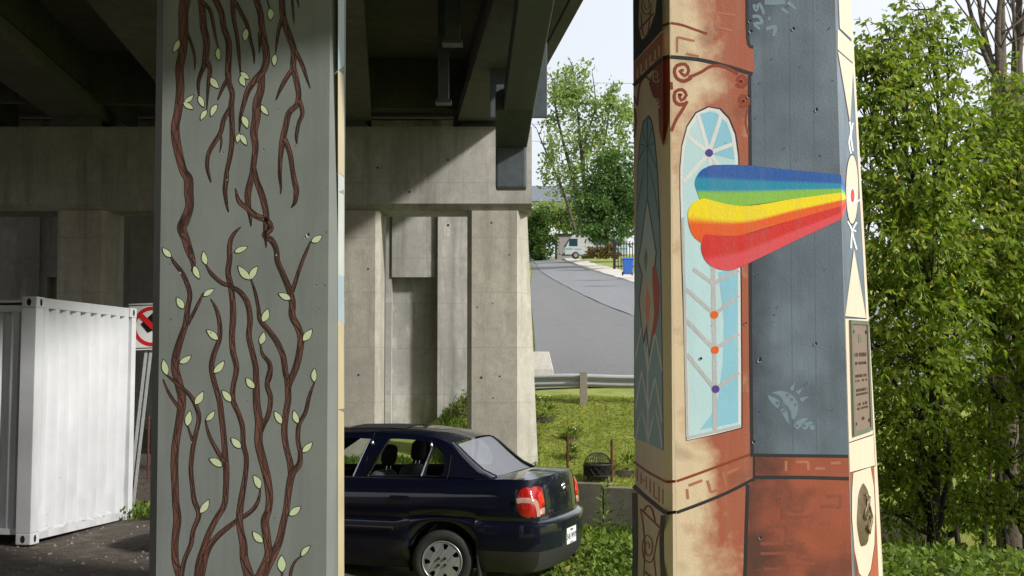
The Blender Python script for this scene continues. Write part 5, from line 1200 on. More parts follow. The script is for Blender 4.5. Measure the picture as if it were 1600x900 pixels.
# ------------------------------------------------------------------ vegetation
def leaves_mesh(name, C, D, size, mats, parent=None, width=0.42, fold=0.15, seed=1, midx=None):
    """one folded, pointed blade per row: C centres of the stalk end, D direction (unit), size per leaf"""
    r = np.random.default_rng(seed); n = len(C)
    ref = r.normal(size=(n, 3)); Wd = np.cross(D, ref); Wd /= np.linalg.norm(Wd, axis=1)[:, None] + 1e-9
    N = np.cross(D, Wd); s = size[:, None]
    base = C; tip = C + D*s; mid = C + D*s*0.42
    a = mid + Wd*s*width*0.5 + N*s*fold; b_ = mid - Wd*s*width*0.5 + N*s*fold
    V = np.stack([base, a, tip, b_], axis=1).reshape(-1, 3)
    i = np.arange(n)*4; Q = np.stack([i, i+1, i+2, i+3], axis=1)
    return fast_mesh(name, V, Q, mats, parent, midx)
def unit(a): return a/(np.linalg.norm(a, axis=1)[:, None] + 1e-9)
def blob_points(r, n, c, rad, shell=0.55):
    """points in an ellipsoid, denser near the surface"""
    d = unit(r.normal(size=(n, 3))); u = (shell + (1 - shell)*r.random(n))[:, None]**0.8
    return np.array(c) + d*u*np.array(rad), d
LEAF_A = leaf_mat('maple leaf', srgb(74,100,36), srgb(140,157,68), srgb(200,174,66), 0.42)
LEAF_B = leaf_mat('dense tree leaf', srgb(60,88,50), srgb(94,122,70), None, 0.3)
LEAF_C = leaf_mat('pale poplar leaf', srgb(100,122,74), srgb(146,164,112), None, 0.4)
LEAF_D = leaf_mat('shrub leaf', srgb(44,72,32), srgb(78,104,48), srgb(120,112,60), 0.3)
WEED = leaf_mat('weed leaf', srgb(66,88,38), srgb(118,138,66), srgb(170,164,96), 0.35)
GRASS = leaf_mat('grass blade', srgb(112,130,52), srgb(162,168,84), srgb(176,164,100), 0.3)
BARK = speckle('grey-brown bark', srgb(62,54,46), srgb(104,94,80), 14, 0.95, 0.7, 0.02)
BARK_D = speckle('dark bark', srgb(30,26,22), srgb(54,46,40), 14, 0.95, 0.7, 0.02)  # darker bark tone for the maples and saplings

def limb_path(p, q, bend, r, n=7):
    p, q = Vector(p), Vector(q); side = Vector((r.normal(), r.normal(), r.normal()*0.5)).normalized()
    return [p.lerp(q, i/(n-1)) + side*bend*math.sin(math.pi*i/(n-1)) for i in range(n)]
def drooping_tree(label, base, height, boughs, seed, per=420, leaf=0.102, mat=LEAF_A, bark=BARK_D, trunk_r=0.10, cat='tree', group=None, name='maple_tree', comp=6):
    """boughs: (x, y, z, rx, ry, rz) relative to the base. Each bough is a limb with hanging sprays of compound leaves"""
    r = np.random.default_rng(seed); t = empty(name, base); tag(t, label, cat, group)
    mb = MB(); top = Vector((r.normal()*0.2, r.normal()*0.2, height*0.8)); tp = limb_path((0, 0, -0.3), top, 0.15, r, 9)
    mb.tube(tp, [lerp(trunk_r, trunk_r*0.3, i/8) for i in range(9)], 8)
    mb.build('trunk', bark, t, smooth=True); mb = MB(); Cs = []; Ds = []; Ss = []
    for (x, y, z, rx0, ry0, rz0) in boughs:
        k = min(8, max(1, int(8*min(1, z/(height*0.8))*0.75))); lp_ = limb_path(tp[k], (x, y, z), 0.2, r)
        mb.tube(lp_, [lerp(trunk_r*0.42, 0.012, i/6) for i in range(7)], 6)
        ns = max(8, int(per*rx0*rz0)); P, d = blob_points(r, ns, (x, y, z), (rx0, ry0, rz0), 0.25)
        for s in range(0, ns, max(1, ns//14)):                       # twigs
            mb.tube(limb_path(lp_[4 + s % 3], P[s], 0.06, r, 4), [0.012, 0.009, 0.006, 0.003], 4)
        out = unit(d*np.array((1, 1, 0.3)) + r.normal(size=d.shape)*0.5)
        rach = unit(out + np.array((0, 0, -0.55)) + r.normal(size=d.shape)*0.25)   # leaf stalks bend down
        ln = leaf*(1.5 + r.random(ns))
        for c in range(comp):
            f = (c//2 + 1)/(comp/2.0 + 0.5); sd = 1 if c % 2 else -1
            perp = unit(np.cross(rach, np.array((0, 0, 1.0)) + 0.3*r.normal(size=d.shape)))
            pos = P + rach*(ln*f)[:, None]
            dr_ = unit(rach*0.55 + perp*sd*0.75 + np.array((0, 0, -0.5)) + r.normal(size=d.shape)*0.3) if c < comp - 1 else unit(rach + np.array((0, 0, -0.5)))
            Cs.append(pos); Ds.append(dr_); Ss.append(leaf*(0.6 + 0.75*r.random(ns)))
    mb.build('limbs', bark, t, smooth=True)
    leaves_mesh('crown', np.concatenate(Cs), np.concatenate(Ds), np.concatenate(Ss), mat, t, 0.46, 0.09, seed); return t
def rnd_boughs(r, n, cx, cy, cz, sx, sy, sz, rad):
    out = []
    for _ in range(n):
        d = unit(r.normal(size=(1, 3)))[0]*r.random()**0.4; q = rad*(0.7 + 0.6*r.random())
        out.append((cx + d[0]*sx, cy + d[1]*sy, cz + d[2]*sz, q, q, q*0.75))
    return out
rt = np.random.default_rng(21)
GT = 'maples growing beside the mural pillar'
def bz_(X, Y): return (X, Y, ground(X, Y))
# right of the mural pillar: overhanging boughs in front, more trunks behind
def px_boughs(r, base, spots):
    """spots: (photo x, photo y, depth, radius in m)"""
    out = []
    for px, py, Y, q in spots:
        p = atY(px, py, Y) - Vector(base); out.append((p.x, p.y, p.z, q*(0.9 + 0.3*r.random()), q, q*(0.7 + 0.2*r.random())))
    return out
b1 = bz_(5.7, 18.2)
drooping_tree('broad leafy maple right beside the mural pillar, filling most of the view', b1, 6.6, px_boughs(rt, b1, [
  (1365,110,17.2,.55),(1348,95,17.0,.4),(1378,62,17.4,.4),(1430,45,17.8,.4),(1410,90,17.6,.5),(1350,200,17.0,.6),(1400,180,16.6,.7),(1450,150,17.0,.65),(1480,60,18.0,.5),(1360,300,16.8,.6),(1420,280,16.2,.7),(1475,250,16.6,.7),(1365,400,16.8,.55),(1430,380,16.0,.7),
  (1490,350,16.4,.7),(1400,470,16.2,.6),(1460,470,16.2,.6),(1370,540,16.8,.55),(1425,560,16.2,.6),(1480,540,16.8,.6),(1440,640,16.8,.5),(1385,640,17.4,.5),(1420,720,18.0,.55),(1375,720,18.0,.5),(1480,690,17.8,.55),(1400,790,18.4,.5),(1460,780,18.4,.5),(1500,440,17.0,.6),(1520,200,17.6,.5),(1445,15,18.2,.4)]), 31, 400, group=GT)
b2 = bz_(7.3, 18.6)
drooping_tree('leafy maple at the far right under the bare trunks', b2, 6.2, px_boughs(rt, b2, [
  (1560,190,18.0,.55),(1610,170,17.6,.6),(1540,270,17.4,.6),(1590,260,17.2,.65),(1640,240,17.4,.7),(1550,350,17.0,.65),(1605,350,17.0,.65),(1540,440,17.2,.6),(1590,430,17.2,.65),(1650,400,17.4,.7),(1560,520,17.6,.55),(1610,520,17.4,.6),(1540,600,18.0,.5),(1600,610,17.8,.55),(1570,120,18.6,.4),(1580,690,18.2,.5),(1530,680,18.4,.5),(1560,770,18.6,.5),(1605,760,18.6,.5),(1520,780,18.8,.5)]), 32, 380, group=GT)
b3 = bz_(5.2, 22.0)
drooping_tree('shaded leafy maple standing behind the front maples', b3, 5.6, px_boughs(rt, b3, [
  (1360,250,21,.8),(1420,330,21,.9),(1370,420,21,.9),(1450,430,21,.9),(1400,560,21.5,.9),(1360,650,22,.9),(1460,600,21.5,.9),(1420,720,22,.9),(1370,760,22.5,.8),(1490,720,22,.9),(1500,280,21.5,.8)]), 33, 150, 0.12, group=GT)
b4 = bz_(7.4, 23.2)
drooping_tree('shaded leafy maple behind at the right edge of the picture', b4, 5.6, px_boughs(rt, b4, [
  (1540,330,22,.9),(1600,300,22,.9),(1560,450,22,.9),(1620,500,22,.9),(1540,580,22.5,.9),(1600,640,22.5,.9),(1550,720,23,.9),(1610,740,23,.9),(1500,650,22.5,.9),(1510,780,23,.8),(1570,800,23,.8),(1450,800,23,.8)]), 34, 150, 0.12, group=GT)
# outside the frame to the right the same trees go on
b5 = bz_(9.7, 15.4)
drooping_tree('tall maple just outside the right edge of the view', b5, 6.5, rnd_boughs(rt, 30, 0, 0, 3.7, 1.5, 3.0, 1.7, 0.85), 35, 300, 0.14, group=GT)
# thin understory stems in the shade
for k, (px, Y, lean) in enumerate(((1425,20.5,0.4),(1500,20.8,-0.3),(1530,21.5,0.2),(1575,20.2,-0.2),(1465,23.5,0.1),(1605,22.8,0.3))):
    p = atY(px, 700, Y); z0 = ground(p.x, Y); nm = ['leftmost','second','third','fourth','fifth','rightmost']
    tr = empty('sapling', (p.x, Y, z0)); tag(tr, ['thin dark sapling stem leaning right behind the maple', 'thin dark sapling stem leaning left below the bough gap', 'slim dark stem between the two front maples', 'slim leaning stem under the right-hand maple', 'far slim stem deep in the maple shade', 'thin stem at the right picture edge'][k], 'sapling', 'slim stems in the shade')
    MB().tube(limb_path((0, 0, -0.1), (lean, 0.1, 3.6), 0.12, rt, 8), [0.05, .047, .044, .04, .036, .03, .025, .02], 7).build('stem', BARK_D, tr, smooth=True)
# bare grey trunks against the sky
def bare_tree(label, px, Y, tops, seed):
    p = atY(px, 300, Y); z0 = ground(p.x, Y); r = np.random.default_rng(seed); t = empty('bare_tree', (p.x, Y, z0)); tag(t, label, 'tree', 'bare trunks above the maples')
    fork = Vector((0, 0, atY(px, 120, Y).z - z0)); MB().tube(limb_path((0, 0, -0.3), fork, 0.1, r, 8), [lerp(0.2, 0.15, i/7) for i in range(8)], 9).build('trunk', BARK, t, smooth=True)
    for tx, ty, r0 in tops:
        e = atY(tx, ty, Y) - Vector((p.x, Y, z0)); e = fork + (e - fork)*1.6; path = limb_path(fork + Vector((0, 0, -0.2)), e, 0.12, r, 9)
        mb = MB(); mb.tube(path, [lerp(r0, 0.02, i/8) for i in range(9)], 7)
        for k in range(2, 9):
            q = path[k]; d = Vector((r.normal(), r.normal()*0.5, 0.7 + r.random())).normalized()*(0.5 + r.random()*0.9); mb.tube(limb_path(q, q + d, 0.06, r, 5), [0.02, .016, .012, .008, .004], 4)
        mb.build('limb', BARK, t, smooth=True)
bare_tree('bare grey forked trunk above the maples, nearer the pillar', 1567, 21.0, ((1565,0,.10),(1540,10,.06),(1525,5,.05),(1572,0,.07)), 5)
bare_tree('bare grey trunk at the right picture edge against the sky', 1592, 21.5, ((1597,0,.11),(1612,10,.08),(1585,20,.04)), 6)
# grey utility pole seen through the leaves
up = atY(1547, 185, 30.0); po = empty('utility_pole', (up.x, 30.0, ground(up.x, 30.0))); tag(po, 'grey utility pole glimpsed through the maple leaves', 'pole')
MB().lathe([(0.17, -0.3), (0.14, up.z - po.location.z + 0.35), (0.0, up.z - po.location.z + 0.4)], 14).build('pole_shaft', speckle('grey pole wood', srgb(150,148,142), srgb(176,172,166), 10, 0.9, 0.3, 0.01), po, smooth=True)
MB().box((-0.6, -0.06, up.z - po.location.z - 0.4), (0.6, 0.06, up.z - po.location.z - 0.28)).build('cross_arm', BARK, po)

# weeds and grass
def tuft_field(name, label, cat, n, region, hfun, size, mat, seed, up_=0.6, spread=0.6, blades=6, width=0.4, kind='stuff'):
    r = np.random.default_rng(seed); P = []
    while len(P) < n:
        x, y = region(r)
        if x is None: continue
        P.append((x, y, ground(x, y) - 0.01, hfun(x, y, r)))
    P = np.array(P); C = []; D = []; S = []
    for b_ in range(blades):
        off = r.normal(size=(n, 3))*np.array((1, 1, 0))*P[:, 3:4]*0.25; z = r.random((n, 1))*P[:, 3:4]*np.array((0, 0, 1.0))
        C.append(P[:, :3] + off + z); D.append(unit(r.normal(size=(n, 3))*np.array((spread, spread, 0.35)) + np.array((0, 0, up_)))); S.append(size*(0.6 + 0.8*r.random(n)))
    o = leaves_mesh(name, np.concatenate(C), np.concatenate(D), np.concatenate(S), mat, None, width, 0.08, seed); tag(o, label, cat, kind=kind); return o
def reg_slope(r): x = r.uniform(0.5, 4.6); return x, wall_line(x) + r.uniform(0.2, 5.4)
tuft_field('lawn_grass', 'short mown grass on the slope below the guard rail', 'grass', 16000, reg_slope, lambda x, y, r: 0.03, 0.05, GRASS, 41, 0.7, 0.7, 3, 0.2)
def reg_mid(r): x = r.uniform(-3.6, 0.6); return x, r.uniform(22.0, 33.4 if x > -1.75 else 27.5)
tuft_field('verge_grass', 'rough green grass between far column and abutment', 'grass', 7000, reg_mid, lambda x, y, r: 0.08, 0.13, WEED, 46, 0.9, 0.5, 3, 0.2)
def reg_weeds(r):
    y = 12.8 + 14.0*r.random()**1.3; x = r.uniform(0.25 if y < 15.5 else -0.4, 4.2); return x, y
tuft_field('weed_patch', 'low leafy green weeds on the ground beside the car', 'weeds', 16000, reg_weeds, lambda x, y, r: (0.12 + 0.22*r.random())*smst(12.6, 15, y), 0.075, WEED, 42, 0.45, 0.8, 5, 0.55)
def reg_right(r): y = r.uniform(11.5, 18.5); return r.uniform(y*0.245, y*0.42), y
tuft_field('undergrowth', 'low leafy undergrowth below the maples beside mural pillar', 'weeds', 9000, reg_right, lambda x, y, r: 0.10 + 0.22*r.random(), 0.085, WEED, 43, 0.45, 0.8, 5, 0.55)
def reg_cont(r): y = r.uniform(16.0, 19.0); return r.uniform(-4.95, -4.2), y
tuft_field('verge_weeds', 'green weeds at the foot of the leaning sign post', 'weeds', 330, reg_cont, lambda x, y, r: 0.06 + 0.12*r.random(), 0.075, WEED, 44, 0.6, 0.7, 4, 0.45)
def weed_stalk(label, px, py, Y, h, seed, leafs=46, sz=0.07, mat=WEED, spread=0.12, cat='plant', group='tall weed stalks'):
    p = atY(px, py, Y); z0 = ground(p.x, Y); r = np.random.default_rng(seed); t = empty('weed_plant', (p.x, Y, z0)); tag(t, label, cat, group)
    path = limb_path((0, 0, -0.05), (r.normal()*0.06, r.normal()*0.05, h), 0.03, r, 8); MB().tube(path, [lerp(0.008, 0.003, i/7) for i in range(8)], 5).build('stem', mat, t)
    C = []; D = []
    for i in range(leafs):
        u = (i + 0.5)/leafs; q = path[min(7, int(u*8))].lerp(path[min(7, int(u*8) + 1)], (u*8) % 1); a = i*2.4
        d = Vector((math.cos(a), math.sin(a), 0.35 + 0.3*u)).normalized(); C.append(q + d*spread*0.3*(1.2 - u)); D.append(d)
    leaves_mesh('leaves', np.array(C), np.array(D), sz*(1.25 - 0.8*np.linspace(0, 1, leafs))*(0.8 + 0.4*r.random(leafs)), mat, t, 0.36, 0.06, seed)
WS = [(1462,850,15.5,.95,'tallest weed stalk standing before the dark maple shade'),(1540,850,15.2,.75,'tall weed stalk under the right-hand maple'),(1568,860,15.4,.6,'shorter weed stalk at the right picture edge'),(1430,850,15.8,.65,'weed stalk left of the tallest one'),(1486,870,14.8,.4,'short thin weed stalk right of the tallest one'),(1410,860,15.6,.4,'small weed stalk nearest the mural pillar')]
for k, (px, py, Y, h, lb) in enumerate(WS): weed_stalk(lb, px, py, Y, h, 60 + k)
weed_stalk('yellow-green bushy weed growing against the retaining wall', 945, 800, wall_line(1.8) - 0.5, 1.05, 71, 60, 0.2, WEED, 0.3, group=None)
weed_stalk('thin wispy weed right of the bushy one by the wall', 975, 815, wall_line(2.2) - 0.7, 0.8, 72, 40, 0.11, LEAF_D, 0.3, group=None)
# planted clumps on the grass slope
PETAL = plain('white petals', srgb(224,218,214), 0.7); SOIL = speckle('dark bed soil', srgb(40,34,30), srgb(66,58,50), 20)
def clump(label, px, py, Y, rad, h, seed, flowers=0, mat=WEED):
    p = atY(px, py, Y); z0 = ground(p.x, Y); t = empty('flower_clump', (p.x, Y, z0)); tag(t, label, 'plant', 'plants on the grass slope'); r = np.random.default_rng(seed); n = 120
    P, d = blob_points(r, n, (0, 0, h*0.4), (rad, rad, h*0.6), 0.1); leaves_mesh('leaves', P, unit(d + np.array((0, 0, 0.5))), 0.13*(0.7 + 0.6*r.random(n)), mat, t, 0.35, 0.08, seed)
    MB().lathe([(0, 0.02), (rad*0.8, 0.015), (rad*1.1, -0.08)], 14).build('soil_bed', SOIL, t, smooth=True)
    for k in range(flowers): MB().lathe([(0, 0.0), (0.015, 0.012), (0.024, 0.0), (0, -0.008)], 8, mat=Matrix.Translation((r.normal()*rad*.6, -rad*0.5 + r.normal()*.05, h*(0.8 + .4*r.random())))).build('flower', PETAL, t)
clump('small planted clump with white flower high on the grass slope', 893, 660, 30.0, 0.2, 0.2, 81, 2)
clump('tiny flowering clump behind the left rusty stake', 893, 694, 28.9, 0.1, 0.28, 82, 3)
clump('pale leafy clump on the slope beside the mural pillar', 980, 700, 28.0, 0.3, 0.4, 83, 1)
clump('leafy flowering clump beside the far column below the guard rail', 853, 625, 31.2, 0.28, 0.45, 84, 3)
# bush on the slope between far column and abutment
bb = bz_(-1.35, 32.0); drooping_tree('bright green bush between far column and abutment', bb, 0.8, [(.2,.1,.25,.3,.3,.22),(.5,.2,.5,.35,.3,.3)], 91, 260, 0.1, WEED, BARK, 0.02, 'bush', name='bush')

# ------------------------------------------------------------------ up the hill, far off
def broad_tree(label, base, trunks, blobs, seed, n, leaf, mat, name='broadleaf_tree', group='trees at the top of the road', shell=0.2):
    r = np.random.default_rng(seed); t = empty(name, base); tag(t, label, 'tree', group); B = Vector(base); tips = []
    for k, (pth, r0) in enumerate(trunks):
        pts = [Vector(p) - B for p in pth]; s_ = [Vector(p) for p in spline([tuple(p) for p in pts], 4)]
        mb = MB(); m_ = len(s_); mb.tube(s_, [lerp(r0, r0*0.12, i/(m_-1)) for i in range(m_)], 7)
        for i in range(m_//3, m_, 2):
            d = Vector((r.normal(), r.normal(), 0.9)).normalized()*(1.2 + 1.8*r.random())*(1.1 - 0.6*i/m_); mb.tube(limb_path(s_[i], s_[i] + d, 0.15, r, 5), [r0*.28, r0*.22, r0*.16, r0*.1, r0*.04], 5)
        mb.build('trunk', BARK, t, smooth=True)
    C = []; D = []
    for (c, rad, w) in blobs:
        k = int(n*w); cc = np.array(Vector(c) - B); sub = unit(r.normal(size=(14, 3)))*r.random((14, 1))**0.4*np.array(rad) + cc   # sub-clumps make light and dark
        idx = r.integers(0, 14, k); P = sub[idx] + r.normal(size=(k, 3))*np.array(rad)*0.24; C.append(P); D.append(unit(r.normal(size=(k, 3)) + np.array((0, 0, -0.4))))
    C = np.concatenate(C); D = np.concatenate(D); leaves_mesh('crown', C, D, leaf*(0.6 + 0.8*r.random(len(C))), mat, t, 0.6, 0.1, seed)
Yt = 138.0
P = lambda px, py, Y=Yt: tuple(atY(px, py, Y))
g0 = P(905, 404); gbase = (g0[0], Yt, ground(g0[0], Yt))
def blobs_px(lst, Y, sy=2.0): return [(P(x, y, Y), (rx0*Y/F, sy, ry0*Y/F), w) for x, y, rx0, ry0, w in lst]
broad_tree('tall sparse tree with several thin trunks against the sky', gbase, [((P(915,404),P(900,300),P(872,190),P(862,120)), .32), ((P(918,404),P(915,320),P(905,200),P(895,110)), .34), ((P(925,404),P(930,300),P(945,220),P(958,130)), .28), ((P(912,404),P(880,300),P(850,230),P(838,200)), .2), ((P(922,404),P(912,240),P(930,170),P(925,110)), .2)],
  blobs_px([(895,130,30,30,.14),(920,160,38,30,.14),(875,170,26,32,.10),(960,160,22,32,.09),(980,190,16,36,.08),(900,215,45,34,.13),(950,230,34,36,.12),(860,240,20,40,.07),(880,280,30,30,.08),(915,270,40,30,.09)], Yt, 3.0), 101, 6500, 0.42, LEAF_C)
g2 = P(950, 404, 118); broad_tree('dense dark green tree in front of the white van', (g2[0], 118, ground(g2[0], 118)), [((P(948,398,118),P(948,330,118),P(950,270,118)), .25)],
  blobs_px([(945,300,40,42,.3),(925,335,30,30,.2),(975,330,34,44,.25),(960,265,30,26,.15),(990,290,22,46,.15),(935,362,30,14,.1)], 118, 2.4), 102, 9000, 0.34, LEAF_B)
g3 = P(846, 396, 146); broad_tree('dark rounded tree at the left of the far road', (g3[0], 146, ground(g3[0], 146)), [((P(846,398,146),P(846,360,146)), .2)],
  blobs_px([(842,372,20,28,.45),(832,350,22,30,.35),(846,395,18,10,.15)], 146, 2.2), 103, 7000, 0.34, LEAF_D)
g4 = P(875, 345, 160); broad_tree('yellow-green tree behind the grey shed', (g4[0], 160, ground(g4[0], 160)), [((P(872,385,160),P(875,345,160)), .2)],
  blobs_px([(870,335,36,16,.5),(895,345,24,14,.3),(850,328,24,12,.2)], 160, 2.4), 104, 4000, 0.42, LEAF_C)
g5 = P(942, 402, 112); broad_tree('low reddish-green shrub beside the far sidewalk', (g5[0], 112, ground(g5[0], 112)), [((P(942,404,112),P(942,392,112)), .06)],
  blobs_px([(935,393,16,9,.5),(955,392,14,9,.5)], 112, 0.9), 105, 1800, 0.22, leaf_mat('reddish shrub leaf', srgb(66,70,40), srgb(112,92,60), None, 0.3), name='garden_shrub', group=None)

def gp(px, py, Y): p = atY(px, py, Y); return Vector((p.x, Y, ground(p.x, Y)))
# white and teal motorhome van
VANW = speckle('white van paint', srgb(160,162,160), srgb(176,178,176), 6, 0.4, 0.03, 0.01); TEAL = plain('teal stripe', srgb(60,150,152), 0.4); VGL = plain('dark van glass', srgb(40,60,66), 0.15)
vb = gp(916, 404, 134.0); van = empty('camper_van', vb); tag(van, 'white and teal camper van parked at the top of the road', 'van'); van.rotation_euler = (0, 0, math.radians(4))
van.location.z = atY(916, 406, 134.0).z
pf_ = [(-2.3,.45),(-2.3,1.05),(-2.2,1.25),(-1.75,2.05),(-1.55,2.35),(-1.1,2.55),(4.0,2.55),(4.1,2.4),(4.1,.45)]
mb = MB(); n_ = len(pf_); vs = [(x, -1.0, z) for x, z in pf_] + [(x, 1.0, z) for x, z in pf_]; mb.add(vs, [(i, (i+1) % n_, n_ + (i+1) % n_, n_ + i) for i in range(n_)]); mb.poly([vs[i] for i in range(n_)]); mb.poly([vs[n_ + i] for i in range(n_)]); mb.build('van_body', VANW, van, recalc=True, bevel=0.06)
MB().add([(-2.235,-.85,1.30),(-2.235,.85,1.30),(-1.79,.85,2.1),(-1.79,-.85,2.1)], [(0,1,2,3)]).build('windscreen', VGL, van)
for x0, x1, z0, z1 in ((-1.85,-1.0,1.3,2.05),(0.6,1.9,1.4,2.0),(2.3,3.4,1.4,2.0)): MB().box((x0, -1.012, z0), (x1, -0.99, z1)).build('side_window', VGL, van)
for x0, x1, z0, z1 in ((-2.2,-1.5,.95,1.08),(-1.3,-.6,.95,1.05),(0.2,4.0,1.0,1.14)): MB().box((x0, -1.012, z0), (x1, -0.99, z1)).build('stripe', TEAL, van)
for x in (-1.2, 2.9):
    w = MB(); w.lathe([(0, -.12), (.36, -.12), (.38, 0), (.36, .12), (0, .12)], 20, mat=Matrix.Translation((x, -0.92, .38)) @ Matrix.Rotation(math.pi/2, 4, 'X')); wo = w.build('wheel', RUBBER, van, smooth=True)
    MB().lathe([(0, .13), (.2, .13), (.2, .1)], 16, mat=Matrix.Translation((x, -0.92, .38)) @ Matrix.Rotation(math.pi/2, 4, 'X')).build('hub', HUBC, wo)
MB().box((-2.38,-.95,.45),(-2.28,.95,.62)).build('bumper', PLAST, van)
# grey shed with black roof
sb = gp(886, 404, 150.0); sb.z = atY(886, 405, 150.0).z - 0.3; shd = empty('garden_shed', sb); tag(shd, 'small grey shed with black flat roof left of the camper van', 'shed')
SHG = speckle('grey shed boards', srgb(140,136,136), srgb(158,154,152), 5, 0.9, 0.1, 0.01); BLK = plain('black roof felt', srgb(24,24,28), 0.8)
for k in range(8): MB().box((-1.15 + k*.3, -1.0, 0), (-1.15 + k*.3 + .29, -.9, 2.9)).build('board', SHG, shd)
MB().box((-1.15,-.9,0),(1.25,1.2,2.9)).build('wall', SHG, shd); MB().box((-1.45,-1.15,2.9),(1.4,1.3,3.12)).build('roof', BLK, shd); MB().box((-1.4,-1.05,0),(-1.16,-.8,2.9)).build('corner_trim', BLK, shd)
# house behind
hb = gp(872, 330, 178.0); hb.z = atY(872, 322, 178.0).z - 4; hs = empty('house', hb); tag(hs, 'pale house with dark grey roof behind the trees', 'house')
MB().box((-3.6,-1,0),(5.2,5,4.6)).build('wall', speckle('pale siding', srgb(206,206,204), srgb(222,222,220), 3), hs)
MB().add([(-4.0,-1.5,4.5),(5.6,-1.5,4.5),(5.6,5.5,4.5),(-4.0,5.5,4.5),(-3.6,2,7.0),(5.2,2,7.0)], [(0,1,5,4),(2,3,4,5),(1,2,5),(3,0,4),(0,3,2,1)]).build('roof', speckle('grey roof shingle', srgb(96,100,110), srgb(120,124,132), 4), hs)
for x in (-2.4, 0.2, 3.0): f_ = MB().box((x,-1.06,2.2),(x+1.2,-1.005,3.6)).build('window', VANW, hs); MB().box((x+.1,-1.09,2.3),(x+1.1,-1.065,3.5)).build('pane', VGL, f_)
# blue recycling bin on the lawn
BLUE = speckle('blue bin plastic', srgb(44,92,170), srgb(58,108,190), 10, 0.5, 0.05, 0.004)
bl = atY(981, 430, 84.0); bn = empty('recycling_bin', (bl.x, 84.0, bl.z)); tag(bn, 'blue wheeled recycling bin beside the far sidewalk', 'bin')
MB().hexa([(-.26,-.3,.08),(.26,-.3,.08),(.26,.3,.08),(-.26,.3,.08)], [(-.34,-.4,1.0),(.34,-.4,1.0),(.34,.4,1.0),(-.34,.4,1.0)]).build('bin_body', BLUE, bn, bevel=0.03)
MB().hexa([(-.37,-.44,1.003),(.37,-.44,1.003),(.37,.43,1.003),(-.37,.43,1.003)], [(-.33,-.38,1.1),(.33,-.38,1.1),(.33,.40,1.12),(-.33,.40,1.12)]).build('lid', BLUE, bn, bevel=0.02)
MB().tube([(-.35,.46,.98),(.35,.46,.98)], .025, 6).build('handle', BLUE, bn)
for x in (-.3,.3): MB().lathe([(0,-.04),(.13,-.04),(.13,.04),(0,.04)], 14, mat=Matrix.Translation((x,.34,.13)) @ Matrix.Rotation(math.pi/2,4,'Y')).build('wheel', RUBBER, bn)
# black metal gate by the bin
gb = atY(972, 418, 92.0); gt = empty('metal_gate', (gb.x, 92.0, gb.z - .1)); tag(gt, 'black metal gate behind the blue recycling bin', 'gate')
for k in range(10): MB().box((-.5 + k*.2, -.02, 0), (-.5 + k*.2 + .06, .02, 1.9)).build('bar', BLK, gt)
for z in (.15, 1.7): MB().box((-.5, -.03, z), (1.4, -.021, z + .08)).build('rail', BLK, gt)
for x in (-.62, 1.42): MB().box((x, -.08, 0), (x + .14, .08, 2.05)).build('post', BLK, gt)
# lawn strip between sidewalk and gardens is the ground itself; overhead wires
WIRE = plain('black overhead wire', srgb(60,62,66), 0.6)
for k, (y0, y1, dz) in enumerate(((122,126,'top'),(190,186,'second'),(215,220,'lowest'))):
    a, c = atY(790, y0, 128.0), atY(1060, y1, 128.0); a = a + (a - c)*0.6; c = c + (c - a)*0.5
    pts = [a.lerp(c, t) + Vector((0, 0, -0.35*math.sin(math.pi*t))) for t in np.linspace(0, 1, 12)]
    o = MB().tube(pts, 0.018, 4).build('overhead_wire', WIRE); tag(o, f'{dz} of the thin overhead wires crossing the sparse tree', 'wire', 'overhead wires')

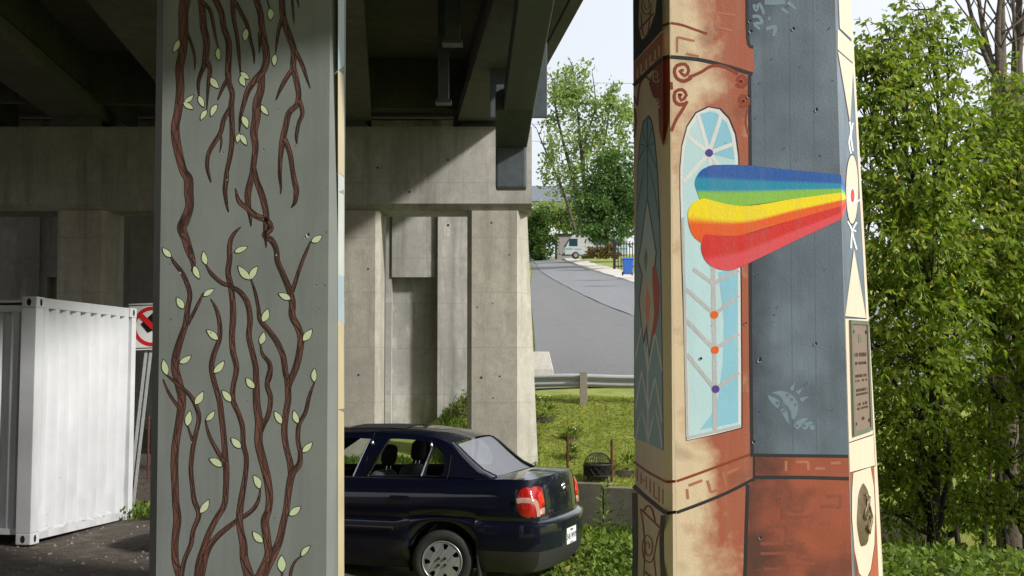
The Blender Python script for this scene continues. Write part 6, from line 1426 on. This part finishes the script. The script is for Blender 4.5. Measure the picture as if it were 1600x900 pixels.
# ------------------------------------------------------------------ chain-link fence and stake behind the container
CH = plain('dull fence wire', srgb(96,96,92), 0.6, 0.5)
Yc = 24.0; fa = atY(150, 700, Yc); fc = atY(330, 700, Yc); z0 = ground(fa.x, Yc); fe = empty('chain_link_fence', (fa.x, Yc, z0)); tag(fe, 'low chain-link fence in the shade behind the leaning sign', 'fence')
wd_ = fc.x - fa.x; mb = MB(); k = 0.0
while k < wd_ + 1.2:
    for sgn in (1, -1):
        x0_, x1_ = (k - 1.2, k) if sgn > 0 else (k, k - 1.2); u0, u1 = 0.0, 1.2
        mb.tube([(x0_, 0, 0.02), (x1_, 0, 1.22)], 0.0022, 3, cap=False)
    k += 0.075
mb.build('wire_mesh', CH, fe)['kind'] = 'stuff'
for x in (0.0, wd_*0.45, wd_): MB().tube([(x, 0.03, -0.2), (x, 0.03, 1.3)], 0.022, 7).build('fence_post', RUST, fe)
MB().tube([(0, 0.02, 1.24), (wd_, 0.02, 1.24)], 0.014, 6).build('top_rail', CH, fe)
EARTH = speckle('heaped earth', srgb(58,50,42), srgb(100,90,76), 6, 0.95, 0.9, 0.05)
MB().grid([[(lerp(fa.x - 1, fc.x + 1, i/14), Yc - 1.2 + j*.4, ground(lerp(fa.x - 1, fc.x + 1, i/14), Yc - 1.2 + j*.4) - 0.03 + 0.32*math.sin(math.pi*j/6)*(0.8 + .3*math.sin(i*1.7))) for i in range(15)] for j in range(7)]).build('earth_bank', EARTH, smooth=True)
tag(bpy.data.objects['earth_bank'], kind='structure')
# loose stones on the bare ground
STONE = speckle('grey stone', srgb(96,90,82), srgb(140,132,120), 8, 0.9, 0.4, 0.01); rs = random.Random(8); mb = MB()
for k in range(380):
    x = rs.uniform(-5.6, -1.5); y = rs.uniform(10.6, 15.5); s_ = rs.uniform(0.008, 0.03); z = ground(x, y)
    mb.add([(x+s_*a*rs.uniform(.6,1.2), y+s_*b_*rs.uniform(.6,1.2), z+s_*c*rs.uniform(.5,.9)) for a, b_, c in ((1,0,0),(0,1,0),(-1,0,0),(0,-1,0),(0,0,1))], [(0,1,4),(1,2,4),(2,3,4),(3,0,4)])
tag(mb.build('gravel', STONE), 'small loose stones on the bare earth before the container', 'gravel', kind='stuff')
